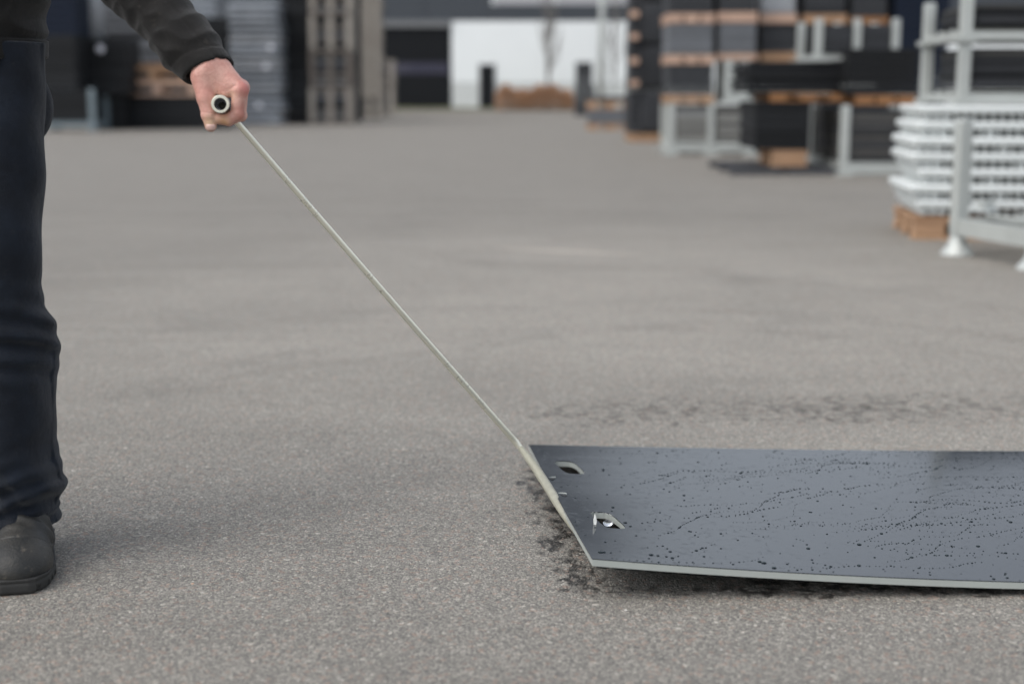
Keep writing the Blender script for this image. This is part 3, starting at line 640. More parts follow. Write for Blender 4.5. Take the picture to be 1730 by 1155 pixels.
ML = 2.45
nl = unproj(1000, 943, z=0.076); fl = unproj(893, 750.5, z=0.034)
nr = unproj(1730, 991, z=0.017); fr_ = unproj(1730, 761.5, z=0.017)
dN = Vector((nr.x - nl.x, nr.y - nl.y, 0)).normalized(); dF = Vector((fr_.x - fl.x, fr_.y - fl.y, 0)).normalized()
MW = math.hypot(nl.x - fl.x, nl.y - fl.y)
def mat_pt(u, v, w=0.0):
    """u along the mat from its lifted end, v across it from the near edge, w above its top face"""
    n = Vector((nl.x, nl.y, 0)) + dN * u; f = Vector((fl.x, fl.y, 0)) + dF * u
    k = max(0.0, 1 - u / 1.2) ** 1.95; kf = max(0.0, 1 - u / 1.2) ** 1.8
    zn = 0.017 + (nl.z - 0.017) * k; zf = 0.017 + (fl.z - 0.017) * kf
    p = n.lerp(f, v); p.z = zn + (zf - zn) * v - 0.003 * math.sin(math.pi * v) * k + w
    return p
def mat_uv(px, py):
    best = None; z = 0.06
    for it in range(12):
        q = unproj(px, py, z=z)
        # invert by search
        v = 0.5
        for _ in range(12):
            n = Vector((nl.x, nl.y, 0)); f = Vector((fl.x, fl.y, 0)); base = n.lerp(f, v); d = dN.lerp(dF, v)
            rel = Vector((q.x, q.y, 0)) - base; u = rel.dot(d)
            per = rel - d * u; wv = (f - n); v += per.dot(wv) / wv.length_squared
        z = mat_pt(max(u, 0), v).z
    return u, v
def build_layer(name, w0, w1, mat, parent, holes, uoff=0.0, nu=98, nv=30, expand=0.0):
    bm = bmesh.new()
    bmesh.ops.create_grid(bm, x_segments=nu, y_segments=nv, size=0.5)
    for v in bm.verts: v.co.x = uoff + (v.co.x + 0.5) * (ML - uoff); v.co.y = (v.co.y + 0.5) * MW; v.co.z = w0
    r = bmesh.ops.extrude_face_region(bm, geom=bm.faces[:])
    bmesh.ops.translate(bm, vec=(0, 0, w1 - w0), verts=[e for e in r['geom'] if isinstance(e, bmesh.types.BMVert)])
    bmesh.ops.recalc_face_normals(bm, faces=bm.faces)
    me = bpy.data.meshes.new(name); bm.to_mesh(me); bm.free(); o = bpy.data.objects.new(name, me); C.objects.link(o)
    cut = []
    for (hu, hv, a, b_, sk, wob) in holes:
        V, F = [], []; S = 40
        for zz in (w0 - 0.01, w1 + 0.01):
            for k in range(S):
                t = 2 * math.pi * k / S; cu, su = math.cos(t), math.sin(t)
                ex = 0.5   # superellipse
                x = math.copysign(abs(cu) ** ex, cu) * (a + expand); y = math.copysign(abs(su) ** ex, su) * (b_ + expand)
                if wob: x += random.uniform(-wob, wob); y += random.uniform(-wob, wob)
                V.append((hu + x + sk * y, hv + y, zz))
        for k in range(S): F.append((k, (k + 1) % S, S + (k + 1) % S, S + k))
        F.append(tuple(range(S))[::-1]); F.append(tuple(range(S, 2 * S)))
        co = bpy.data.objects.new('cutter', mesh_of('cutter', V, F)); C.objects.link(co); cut.append(co)
        m = o.modifiers.new('cut', 'BOOLEAN'); m.object = co; m.operation = 'DIFFERENCE'; m.solver = 'EXACT'
    dg = bpy.context.evaluated_depsgraph_get(); dg.update()
    me2 = bpy.data.meshes.new_from_object(o.evaluated_get(dg)); bpy.data.objects.remove(o)
    for co in cut: bpy.data.objects.remove(co)
    for v in me2.vertices: v.co = mat_pt(v.co.x, v.co.y / MW, v.co.z) - mbase
    me2.materials.clear(); me2.materials.append(mat)
    me2.update()
    for p in me2.polygons: p.material_index = 0; p.use_smooth = True
    me2.set_sharp_from_angle(angle=R(25))
    return link(name, me2, parent)
mbase = Vector((nl.x, nl.y, 0))
mat_o = empty('ground_mat', mbase, 'wet black glossy mat with pale edge and two hand holes, lifted at its left end', 'mat')
h1 = mat_uv(962, 789); h2 = mat_uv(1026.5, 878)
holes = [(h1[0], h1[1] * MW, 0.0235, 0.062, -0.10, 0.0), (h2[0], h2[1] * MW, 0.0215, 0.060, -0.12, 0.0)]
build_layer('top_face', -0.0015, 0.0, M_mat, mat_o, holes, 0.0, expand=-0.0002)
build_layer('core', -0.0130, -0.00155, M_core, mat_o, [(a, b_, c_, d_, e, 0.0012 if i else 0.0003) for i, (a, b_, c_, d_, e, f_) in enumerate(holes)], 0.001, expand=0.0003)
# ribbed underside: rounded bars across the mat
rb = bmesh.new(); V = []; F = []
for i in range(int(ML / 0.028)):
    u = 0.006 + i * 0.028; n0 = len(V); S = 6
    skip = False
    for v in np.linspace(0.0006, 0.9994, 14):
        for k in range(S):
            t = math.pi * k / (S - 1); V.append(mat_pt(u + 0.0125 * math.cos(t) + 0.0125, v, -0.0131 - 0.0034 * math.sin(t)) - mbase)
    for j in range(13):
        vm = (j + 0.5) / 13
        if any(abs(u + .0125 - hu) < ha + 0.02 and abs(vm * MW - hv) < hb + 0.04 for (hu, hv, ha, hb, _, _) in holes): continue
        for k in range(S - 1): F.append((n0 + j * S + k, n0 + j * S + k + 1, n0 + (j + 1) * S + k + 1, n0 + (j + 1) * S + k))
rb.free(); link('underside_ribs', mesh_of('underside_ribs', V, F, M_rib, True), mat_o)

def local_frame(u, v):
    p = mat_pt(u, v); du = (mat_pt(u + 0.01, v) - p).normalized(); dv = (mat_pt(u, v + 0.01) - p); dv = (dv - du * dv.dot(du)).normalized()
    return p, du, dv, du.cross(dv)
# ragged pale rims, chips and slivers
def shard(name, px, py, pts, th=0.0008, mat=M_tear, lift=0.0004):
    u, v = mat_uv(px, py); p, du, dv, nn = local_frame(u, v); V = []
    for (a, b_, c_) in pts: V.append(p + du * a + dv * b_ + nn * (c_ + lift) - mbase)
    for (a, b_, c_) in pts: V.append(p + du * a + dv * b_ + nn * (c_ + lift) + Vector((th, -th * .4, th * .3)) - mbase)
    n = len(pts); F = [tuple(range(n)), tuple(range(2 * n - 1, n - 1, -1))] + [(k, (k + 1) % n, n + (k + 1) % n, n + k) for k in range(n)]
    return link(name, mesh_of(name, V, F, mat), mat_o)
shard('torn_sliver', 1003.5, 886, [(0.0, 0, -0.006), (0.003, 0.0, -0.004), (0.0040, 0.004, 0.007), (0.0025, 0.006, 0.014), (0.0002, 0.006, 0.018), (-0.0012, 0.003, 0.008)], 0.0009)
shard('chip', 926, 808, [(0, 0, 0.0), (0.014, 0.0, 0.001), (0.007, -0.014, 0.0005)], 0.0006, M_rib)
shard('torn_burr', 926, 806.5, [(0, 0, 0), (0.016, 0.003, 0.0), (0.015, 0.005, 0.0014), (0.006, 0.004, 0.0006)], 0.0005, M_core)
shard('torn_burr', 942, 832.5, [(0, 0, 0), (0.019, -0.006, 0.0), (0.016, -0.002, 0.0016), (0.004, 0.002, 0.0006)], 0.0005, M_core)
shard('chip', 946, 835.5, [(0, 0, 0.0), (0.014, -0.003, 0.001), (0.009, -0.014, 0.0)], 0.0006, M_rib)
shard('torn_burr', 905, 787, [(0, 0, 0), (0.006, -0.002, 0.0), (0.004, 0.003, 0.003)], 0.0006)
for k in range(44):   # fuzz of torn plastic round the near hole's far rim
    t = R(20 + 150 * random.random()); hu, hv, ha, hb, sk, _ = holes[1]
    x = math.copysign(abs(math.cos(t)) ** .5, math.cos(t)) * ha; y = abs(math.sin(t)) ** .5 * hb
    p, du, dv, nn = local_frame(hu + x + sk * y, (hv + y) / MW); L = random.uniform(0.001, 0.0032)
    q = p - mbase - nn * 0.002; e = du * random.uniform(-.8, .8) + dv * random.uniform(-1, .3); s = 0.0007
    V = [q - du * s, q + du * s, q + e * L + nn * L * .9, q - du * s - dv * s, q + du * s - dv * s]
    link('torn_burr', mesh_of('torn_burr', V, [(0, 1, 2), (3, 4, 2), (0, 3, 2), (1, 2, 4)], M_tear), mat_o)

# beads of rain on the mat
def dome(S=8):
    V = [(math.cos(2 * math.pi * k / S), math.sin(2 * math.pi * k / S), 0.0) for k in range(S)]
    V += [(0.80 * math.cos(2 * math.pi * (k + .5) / S), 0.80 * math.sin(2 * math.pi * (k + .5) / S), 0.36) for k in range(S)]
    V += [(0.42 * math.cos(2 * math.pi * k / S), 0.42 * math.sin(2 * math.pi * k / S), 0.56) for k in range(S)] + [(0, 0, 0.62), (0, 0, -0.02)]
    F = []
    for k in range(S):
        m = (k + 1) % S; F += [(k, m, S + k), (m, S + m, S + k), (S + k, 2 * S + m, 2 * S + k), (S + k, S + m, 2 * S + m), (2 * S + k, 2 * S + m, 3 * S), (m, k, 3 * S + 1)]
    return np.array(V), np.array(F)
dV, dF_ = dome(); rg = random.Random(21); drops = []
def in_hole(u, v, m=0.006):
    return any(abs(u - hu) < ha + m and abs(v * MW - hv) < hb + m for (hu, hv, ha, hb, _, _) in holes)
def trail(u, v, hdg, n, sp, r0, wig):
    for i in range(n):
        hdg += rg.gauss(0, wig); hdg += (R(22) - hdg) * 0.05
        s = sp * rg.uniform(0.6, 1.4); u += math.cos(hdg) * s; v += math.sin(hdg) * s / MW
        r = r0 * rg.uniform(0.6, 1.25) * (1.9 if rg.random() < 0.05 else 1)
        if rg.random() < 0.93: drops.append((u, v, r * 1.15))
for i in range(165):
    u = 1.55 * rg.random() ** 0.75; v = rg.uniform(-0.05, 1.0)
    trail(u, v, R(rg.choice([-4, 4, 10, 18, 30, 48, 60])), rg.randint(9, 38), rg.choice([0.0095, 0.0115, 0.0135]), rg.choice([0.0008, 0.0010, 0.0012, 0.0015]), 0.16)
for i in range(750):
    drops.append((rg.uniform(0.0, 1.6), rg.random(), rg.choice([0.0008, 0.0011, 0.0015, 0.002])))
for i in range(36):
    drops.append((rg.uniform(0.1, 1.6), rg.random(), rg.uniform(0.0022, 0.0034)))
for i in range(60):   # runs gathered along the near edge
    drops.append((rg.uniform(0.02, 1.6), rg.uniform(0.006, 0.07), rg.uniform(0.0018, 0.0042)))
VV, FF = [], []; n = 0
for (u, v, r) in drops:
    if u < 0.006 or u > 1.9 or v < 0.006 or v > 0.994 or in_hole(u, v): continue
    p, du, dv, nn = local_frame(u, v); st = rg.uniform(1.0, 1.25); M = np.array([du * r * st, dv * r, nn * r * 0.75])
    VV.append(dV @ M + np.array(p + nn * 0.0004)); FF.append(dF_ + n * len(dV)); n += 1
o = link('water_drops', mesh_of('water_drops', np.concatenate(VV), np.concatenate(FF), M_bead, True)); tag(o, 'dark beads of rain in wandering rows on the black mat', 'water drops', kind='stuff')
# big clear drop hanging in the near hole
u, v = mat_uv(1028, 879); p, du, dv, nn = local_frame(u, v)
bm = bmesh.new(); bmesh.ops.create_uvsphere(bm, u_segments=20, v_segments=12, radius=1)
for vt in bm.verts: vt.co = Vector((vt.co.x * 0.0095, vt.co.y * 0.011, vt.co.z * 0.0065 * (1 if vt.co.z > 0 else .8)))
me = bpy.data.meshes.new('water_blob'); bm.to_mesh(me); bm.free(); me.materials.append(M_water); me.polygons.foreach_set('use_smooth', [True] * len(me.polygons))
o = link('water_blob', me); o.location = p + dv * 0.004 - nn * 0.006; tag(o, 'large clear water drop hanging in the near hand hole of the mat', 'water drop')

# ------------------------------------------------------------------ the lifting tool
HY = 2.46
hc = unproj(372, 176, Y=HY - 0.022); tc = unproj(372, 176, Y=HY)
fwd = (hc - Vector((0, 0, CAM_H))).normalized()     # the open end of the handle looks at the photographer
fwd = Vector((hc.x * 0.92, hc.y, 0)).normalized()
tool = empty('lifting_bar', (0, 0, 0), 'worn pale steel lifting bar with a tube handle, hooked under the mat by the man', 'lifting tool')
def tube_open(name, p0, p1, ro, ri, mat, parent, seg=32):
    t = (p1 - p0).normalized(); u = Vector((0, 0, 1)); u = (u - t * u.dot(t)).normalized(); s = t.cross(u); V, F = [], []
    ring = [(p0, ri), (p0 - t * 0.0, ro - 0.0008), (p0 + t * 0.0008, ro), (p1, ro), (p1, ri)]
    for (p, r) in ring: V += [p + (s * math.cos(2 * math.pi * k / seg) + u * math.sin(2 * math.pi * k / seg)) * r for k in range(seg)]
    for i in range(len(ring)):
        j = (i + 1) % len(ring)
        for k in range(seg): F.append((i * seg + k, i * seg + (k + 1) % seg, j * seg + (k + 1) % seg, j * seg + k))
    me = mesh_of(name, V, F, mat, False)
    for pl in me.polygons: pl.use_smooth = abs(pl.normal.dot(t)) < 0.9
    return link(name, me, parent)
tube_open('handle', hc, hc + fwd * 0.128, 0.0152, 0.0104, M_tool, tool)
tube('bore_lining', [hc + fwd * 0.0015, hc + fwd * 0.127], [0.01035, 0.01035], M_toolin, tool, 28, caps=False)
ax = hc + fwd * 0.062
p_b = unproj(874, 750, Y=2.95); p_c = unproj(893, 774, Y=2.92); p_d = unproj(919, 812, z=0.052); p_e = unproj(948, 858, z=0.044); p_f = unproj(973, 892, z=0.043); p_g = unproj(992, 914, z=0.045)
def bend(pts, k=6):
    out = []; n = len(pts)
    for i in range(n - 1):
        a = pts[max(i - 1, 0)]; b_ = pts[i]; c_ = pts[i + 1]; d_ = pts[min(i + 2, n - 1)]
        for j in range(k):
            t = j / k; out.append(0.5 * ((2 * b_) + (c_ - a) * t + (2 * a - 5 * b_ + 4 * c_ - d_) * t * t + (3 * b_ - a - 3 * c_ + d_) * t ** 3))
    return out + [pts[-1]]
mid1 = ax.lerp(p_b, 0.5) + Vector((0.006, 0, -0.010)); q9 = ax.lerp(p_b, 0.9) + Vector((0.001, 0, -0.002))
pts = bend([ax, mid1, q9, p_b, p_c, p_d, p_e, p_f, p_g]); N = len(pts); fl_ = []
for i in range(N):
    s = i / 6.0
    if s <= 3: r = 0.0054 + 0.0014 * s / 2; fl_.append((r, r))
    else:
        k = min(1.0, (s - 3) / 2.0); k = k * k * (3 - 2 * k); e = 1.0 if s < 7 else max(0.15, 1 - (s - 7) ** 2 * 0.9)
        fl_.append(((0.0066 + 0.0030 * k) * e, (0.0066 + 0.0024 * k) * e))
tube('rod', pts[:20], None, M_tool, tool, 18, flat=fl_[:20], caps=False)
tube('blade', pts[19:], None, M_blade, tool, 18, flat=fl_[19:])

# ------------------------------------------------------------------ organic surfaces
def surf(f, lo, hi, h):
    """quads of the zero surface of a signed distance field (surface nets)"""
    ax_ = [np.arange(lo[i], hi[i] + h, h, dtype=np.float32) for i in range(3)]
    X, Y, Z = np.meshgrid(*ax_, indexing='ij'); v = f(X, Y, Z).astype(np.float32); s = v < 0
    nx, ny, nz = v.shape; cnt = np.zeros((nx - 1, ny - 1, nz - 1), np.int8)
    for a in (0, 1):
        for b_ in (0, 1):
            for c_ in (0, 1): cnt += s[a:nx - 1 + a, b_:ny - 1 + b_, c_:nz - 1 + c_]
    mixed = (cnt > 0) & (cnt < 8); idx = np.argwhere(mixed); acc = np.zeros((len(idx), 3)); num = np.zeros(len(idx))
    cs = [(a, b_, c_) for a in (0, 1) for b_ in (0, 1) for c_ in (0, 1)]
    for A in cs:
        for d in range(3):
            if A[d]: continue
            B = list(A); B[d] = 1
            va = v[idx[:, 0] + A[0], idx[:, 1] + A[1], idx[:, 2] + A[2]]; vb = v[idx[:, 0] + B[0], idx[:, 1] + B[1], idx[:, 2] + B[2]]
            cr = (va < 0) != (vb < 0); t = np.where(cr, va / np.where(cr, va - vb, 1), 0)
            pos = np.array(A, float)[None] + t[:, None] * (np.array(B, float) - np.array(A, float))[None]
            acc[cr] += pos[cr]; num += cr
    P = (idx + acc / num[:, None]) * h + np.array(lo)
    ids = -np.ones(mixed.shape, np.int64); ids[mixed] = np.arange(len(idx)); Q = []
    for d in range(3):
        a = [slice(1, -1)] * 3; b_ = [slice(1, -1)] * 3; a[d] = slice(0, -1); b_[d] = slice(1, None)
        e = np.argwhere(s[tuple(a)] != s[tuple(b_)]); sg = s[tuple(a)][tuple(e.T)]
        o1, o2 = [(1, 2), (2, 0), (0, 1)][d]; base = e.copy()
        def cell(i, j):
            c_ = base.copy(); c_[:, o1] += i; c_[:, o2] += j; return ids[c_[:, 0], c_[:, 1], c_[:, 2]]
        q = np.stack([cell(0, 0), cell(1, 0), cell(1, 1), cell(0, 1)], 1); q[~sg] = q[~sg][:, ::-1]; Q.append(q)
    return P, np.concatenate(Q)
def cap(X, Y, Z, a, b_, ra, rb, sq=None):
    a = np.array(a, np.float32); d = np.array(b_, np.float32) - a; L = float((d * d).sum()) + 1e-9
    x, y, z = X - a[0], Y - a[1], Z - a[2]; t = np.clip((x * d[0] + y * d[1] + z * d[2]) / L, 0, 1)
    x, y, z = x - t * d[0], y - t * d[1], z - t * d[2]
    if sq is not None: x, y, z = x / sq[0], y / sq[1], z / sq[2]
    return np.sqrt(x * x + y * y + z * z) - (ra + (rb - ra) * t)
def ell(X, Y, Z, c_, r):
    k = np.sqrt(((X - c_[0]) / r[0]) ** 2 + ((Y - c_[1]) / r[1]) ** 2 + ((Z - c_[2]) / r[2]) ** 2); return (k - 1) * min(r)
def smin(a, b_, k):
    h = np.clip(0.5 + 0.5 * (b_ - a) / k, 0, 1); return b_ + (a - b_) * h - k * h * (1 - h)
def sm(list_, k):
    r = list_[0]
    for q in list_[1:]: r = smin(r, q, k)
    return r
def chain(X, Y, Z, pts, rad, k=0.012, sq=None):
    return sm([cap(X, Y, Z, pts[i], pts[i + 1], rad[i], rad[i + 1], sq) for i in range(len(pts) - 1)], k)

# ---- the gripping hand, millimetres about the handle centre (x right, z up, y away)
tx = Vector((fwd.y, -fwd.x, 0)); h0 = ax - fwd * 0.042
def HP(x, y, z): return h0 + (tx * x + fwd * y + Vector((0, 0, 1)) * z) * 0.001
def hand_sdf(X, Y, Z):
    q = [X - h0.x, Y - h0.y, Z - h0.z]; x = (q[0] * tx.x + q[1] * tx.y) * 1000; y = (q[0] * fwd.x + q[1] * fwd.y) * 1000; z = q[2] * 1000
    d = None
    # (y of knuckle, mcp, pip, dip, tip, radii)
    F = [(0, (33, 23), (27.5, -16), (12, -27), (-5, -25), (13.0, 11.0, 9.6, 8.2)), (21, (36, 27), (33, -19), (13, -29), (-6, -27), (12.4, 9.9, 9.0, 7.8)),
         (41, (34, 25), (31, -18), (12, -28), (-6, -26), (11.8, 9.4, 8.6, 7.4)), (59, (30, 21), (26, -14), (10, -24), (-5, -23), (10.8, 8.4, 7.6, 6.6))]
    wr = [(-9, 24, 58), (-9, 32, 60), (-11, 38, 60), (-14, 44, 58)]
    palm = []
    for i, (fy, m, pp, dd, tt, r) in enumerate(F):
        palm.append(cap(x, y, z, wr[i], (m[0], fy, m[1]), 15.5, r[0]))
    d = sm(palm, 9)
    d = smin(d, cap(x, y, z, (-14, 30, 62), (-46, 46, 100), 30, 24, (1, 1, 1)), 14)           # wrist and forearm
    d = smin(d, cap(x, y, z, (-20, 20, 55), (6, 14, 32), 22, 14), 10); d = smin(d, cap(x, y, z, (4, 22, 57), (33.5, 5, 23.5), 18, 14), 7)                           # back of the hand
    d = smin(d, cap(x, y, z, (-10, 22, 38), (12, 8, 22), 18, 12), 8)                          # web muscle
    th = chain(x, y, z, [(-30, 18, 44), (-24.5, 8, 10), (-20, 4, -18), (-17.5, 2, -37)], [19, 14.6, 12.4, 10.0], 5)
    th = smin(th, ell(x, y, z, (-19.5, 3, -19), (12.9, 12, 9)), 3)
    d = smin(d, th, 9)
    for i, (fy, m, pp, dd, tt, r) in enumerate(F):
        f = chain(x, y, z, [(m[0], fy, m[1]), (pp[0], fy + 1, pp[1]), (dd[0], fy + 1, dd[1]), (tt[0], fy + 1, tt[1])], r, 2.0)
        f = smin(f, ell(x, y, z, (pp[0] + 1, fy + 1, pp[1] - 1), (r[1] + .9, r[1] + .2, r[1] + .9)), 2.5)      # knuckle
        f = smin(f, ell(x, y, z, (m[0] + 1.5, fy, m[1] + 1), (r[0] + .2, r[0] - 2, r[0])), 5)
        d = smin(d, f, 2.6 if i else 3.2)
    # creases: web fold and thumb joint lines
    d = d + 2.8 * np.exp(-((cap(x, y, z, (10, -6, 22), (26, -12, 31), 0.1, 0.1)) / 2.2) ** 2)
    d = d + 0.8 * np.exp(-((z + 17 + 0.1 * x) / 1.2) ** 2) * (x < -8) * (z < 0) + 0.5 * np.exp(-((z + 21 + 0.1 * x) / 1.0) ** 2) * (x < -8)
    for c_ in (3, 8, 13): d = d + 0.45 * np.exp(-((x * 0.5 + z * 0.85 - 18 - c_) / 1.3) ** 2) * np.exp(-((x - 2) / 16) ** 2)
    # tendons
    for i in range(4):
        m = F[i][1]; d = d - 1.1 * np.exp(-(cap(x, y, z, (wr[i][0] + 12, wr[i][1] - 4, wr[i][2] + 10), (m[0] + 6, F[i][0], m[1] + 8), 0.1, 0.1) / 4) ** 2)
    bore = np.sqrt(x * x + z * z) - 15.3    # the handle presses into the palm
    d = np.maximum(d, -np.where(y > -30, bore, 9))
    return d * 0.001
# ---- pose of the whole man
PX, PY = -1.022, 2.56
wrist = HP(-14, 32, 62); cuff_dir = Vector((-0.62, 0.22, 0.76)).normalized()
cuff = unproj(354, 121, Y=HP(0, 34, 0).y)
elbow = unproj(247, -8, Y=2.57); elbow2 = unproj(165, -70, Y=2.60); shoulder = Vector((PX + 0.185, PY + 0.05, 1.43))
ground_z = 0.0
def body_sdf(X, Y, Z):
    g = lambda *a: np.array(a)
    t = ell(X, Y, Z, (PX, PY + .03, 1.22), (0.15, 0.09, 0.27)); t = smin(t, ell(X, Y, Z, (PX, PY + .045, 0.97), (0.125, 0.085, 0.16)), 0.05)
    t = smin(t, cap(X, Y, Z, (PX - .15, PY + .05, 1.43), (PX + .15, PY + .05, 1.43), 0.05, 0.05), 0.05)
    t = smin(t, cap(X, Y, Z, (PX, PY + .05, 1.44), (PX, PY + .02, 1.58), 0.058, 0.055), 0.04)
    hd_ = ell(X, Y, Z, (PX, PY + .02, 1.70), (0.078, 0.098, 0.118)); hd_ = smin(hd_, ell(X, Y, Z, (PX, PY - .015, 1.62), (0.055, 0.065, 0.055)), 0.03)
    hd_ = smin(hd_, cap(X, Y, Z, (PX, PY - .082, 1.705), (PX, PY - .103, 1.668), 0.009, 0.014), 0.012)
    for s in (-1, 1):
        hd_ = hd_ + 0.006 * np.exp(-(((X - PX - s * .031) / .015) ** 2 + ((Z - 1.705) / .011) ** 2)) * (Y < PY)
        hd_ = smin(hd_, ell(X, Y, Z, (PX + s * .079, PY + .03, 1.69), (0.012, 0.022, 0.034)), 0.008)
    hd_ = hd_ + 0.004 * np.exp(-(((X - PX) / .024) ** 2 + ((Z - 1.632) / .003) ** 2)) * (Y < PY)
    t = smin(t, hd_, 0.02)
    t = smin(t, chain(X, Y, Z, [shoulder, elbow2, elbow, wrist], [0.05, 0.042, 0.036, 0.027], 0.02), 0.03)
    t = smin(t, chain(X, Y, Z, [(PX - .185, PY + .05, 1.43), (PX - .235, PY + .10, 1.13), (PX - .235, PY + .02, 0.90), (PX - .235, PY - .01, 0.83)], [0.05, 0.042, 0.03, 0.034], 0.02), 0.03)
    for i in range(4): t = smin(t, chain(X, Y, Z, [(PX - .235, PY - .035 + i * .02, 0.81), (PX - .232, PY - .04 + i * .02, 0.765), (PX - .215, PY - .042 + i * .02, 0.735)], [0.010, 0.009, 0.0075], 0.005), 0.008)
    t = smin(t, chain(X, Y, Z, [(PX - .225, PY - .035, 0.84), (PX - .205, PY - .062, 0.80), (PX - .198, PY - .066, 0.765)], [0.014, 0.011, 0.009], 0.006), 0.012)
    for leg in (LEG_L, LEG_R): t = smin(t, chain(X, Y, Z, leg, [0.055, 0.045, 0.034, 0.03], 0.03), 0.04)
    return t
LEG_L = [(-0.900, 2.57, 0.90), (-0.900, 2.51, 0.50), (-0.905, 2.57, 0.11), (-0.88, 2.47, 0.05)]
LEG_R = [(PX - .09, 2.60, 0.90), (PX - .13, 2.63, 0.50), (PX - .14, 2.70, 0.12), (PX - .15, 2.62, 0.06)]
def skin_mat():
    n = NT('skin', 0.48); n.b.inputs['Subsurface Weight'].default_value = 0.06; n.b.inputs['Subsurface Radius'].default_value = (0.012, 0.004, 0.002); n.b.inputs['Subsurface Scale'].default_value = 0.5
    a = n.noise(38, 4, 0.6); b_ = n.noise(150, 3, 0.6)
    c = n.mix(n.ramp(a, [(0.35, 0.0), (0.65, 1.0)]), (0.54, 0.265, 0.215), (0.66, 0.385, 0.315)); c = n.mix(n.math('MULTIPLY', n.ramp(b_, [(0.5, 0.0), (0.75, 1.0)]), 0.35), c, (0.40, 0.17, 0.14))
    def spot(p, r, col, c, amt):
        v = n.t.nodes.new('ShaderNodeVectorMath'); v.operation = 'DISTANCE'; n.t.links.new(n.pos, v.inputs[0]); v.inputs[1].default_value = p
        m = n.math('MULTIPLY', n.math('SUBTRACT', 1.0, n.math('DIVIDE', v.outputs['Value'], r), clamp=True), amt); return n.mix(n.math('MULTIPLY', m, 1.6, clamp=True), c, col)
    c = spot(HP(42, -4, 26), 0.020, (0.50, 0.15, 0.13), c, 0.7); c = spot(HP(38, -4, -16), 0.020, (0.46, 0.17, 0.13), c, 0.6)
    c = spot(HP(-18, -6, -32), 0.019, (0.62, 0.42, 0.27), c, 0.7); c = spot(HP(18, -8, 14), 0.013, (0.60, 0.40, 0.27), c, 0.4); c = spot(HP(5, -6, -29), 0.016, (0.48, 0.27, 0.15), c, 0.8)
    c = spot(HP(-28, 0, 18), 0.022, (0.52, 0.23, 0.18), c, 0.5)
    h = n.math('ADD', n.math('MULTIPLY', n.voro(420, 'F1', 'Distance'), 0.5), n.math('MULTIPLY', n.noise(120, 5, 0.65), 1.0))
    return n.out(c, 0.46, n.bump(h, 0.65, 0.0016))
M_skin = skin_mat()
def cloth(name, col, col2, scale, br, wv=900, bmp=0.25):
    n = NT(name, 0.85, 0, 0.3); n.b.inputs['Sheen Weight'].default_value = 0.15; n.b.inputs['Sheen Roughness'].default_value = 0.4
    a = n.noise(scale, 5, 0.65); b_ = n.noise(60, 4, 0.7)
    c = n.mix(n.ramp(a, [(0.38, 0.0), (0.72, 1.0)]), col, col2); c = n.mix(n.math('MULTIPLY', n.ramp(b_, [(0.6, 0.0), (0.78, 1.0)]), br), c, (0.22, 0.19, 0.15))
    w = n.noise(wv, 2, 0.5)
    return n, c, n.bump(n.math('ADD', w, n.math('MULTIPLY', n.noise(26, 4, 0.6), 2.5)), bmp, 0.002)
_n, _c, _b = cloth('dark_brown_black_canvas', (0.0075, 0.007, 0.0065), (0.016, 0.0148, 0.0135), 12, 0.14, 900, 0.55); M_jacket = _n.out(_c, None, _b)
_n, _c, _b = cloth('dark_navy_denim', (0.0036, 0.006, 0.011), (0.0085, 0.0135, 0.023), 14, 0.05, 700, 0.7); M_jeans = _n.out(_c, None, _b)
_n, _c, _b = cloth('scuffed_black_leather', (0.022, 0.023, 0.023), (0.050, 0.047, 0.041), 22, 0.45, 300, 0.5); _n.b.inputs['Sheen Weight'].default_value = 0; M_boot = _n.out(_c, 0.50, _b)
M_sole = simple('dark_rubber_sole', (0.022, 0.022, 0.021), 0.7, var=0.5, nscale=30)
M_hair = simple('dark_brown_hair', (0.05, 0.03, 0.02), 0.6, var=0.4, nscale=120)
M_nail = simple('finger_nail', (0.66, 0.44, 0.38), 0.28, var=0.05)
M_stitch = simple('blue_stitching', (0.03, 0.055, 0.085), 0.8)

man = empty('person', (PX, PY, 0), 'man in a dark work jacket, navy jeans and black boots, gripping the steel lifting bar', 'person')
def person_part(name, P, Q, mat, parent=man, smooth_it=0):
    me = mesh_of(name, P - np.array([PX, PY, 0.0]), Q, mat, True); return link(name, me, parent)
# body: coarse everywhere but the gripping hand; the two share the forearm
Pb, Qb = surf(body_sdf, (PX - .34, PY - .30, 0.0), (cuff.x + .02, PY + .30, 1.86), 0.0095)
Ph, Qh = surf(hand_sdf, (h0.x - .09, h0.y - .035, h0.z - .055), (h0.x + .062, h0.y + .105, h0.z + .150), 0.0014)
person_part('body', np.concatenate([Pb, Ph]), np.concatenate([Qb, Qh + len(Pb)]), M_skin)
# thumb nail
V, F = [], []
c0 = HP(-17.2, 2, -39.5)
for j in range(7):
    for i in range(9):
        a = R(-50 + 100 * i / 8); zz = -34.0 - 1.75 * j; rr = math.sqrt(max(10.4 ** 2 - max(0.0, -37 - zz) ** 2, 9)); a *= 1.0 if 0 < j < 6 else 0.8; wdt = 1.0
        V.append(HP(-17.4 + math.sin(a) * rr * wdt, 2.0 - math.cos(a) * rr + (0.8 if j == 0 else 0), zz) - Vector((PX, PY, 0)))
for j in range(6):
    for i in range(8): F.append((j * 9 + i, j * 9 + i + 1, (j + 1) * 9 + i + 1, (j + 1) * 9 + i))
nm = link('finger_nail', mesh_of('finger_nail', V, F, M_nail, True), man); sl = nm.modifiers.new('thick', 'SOLIDIFY'); sl.thickness = 0.0012; sl.offset = 0
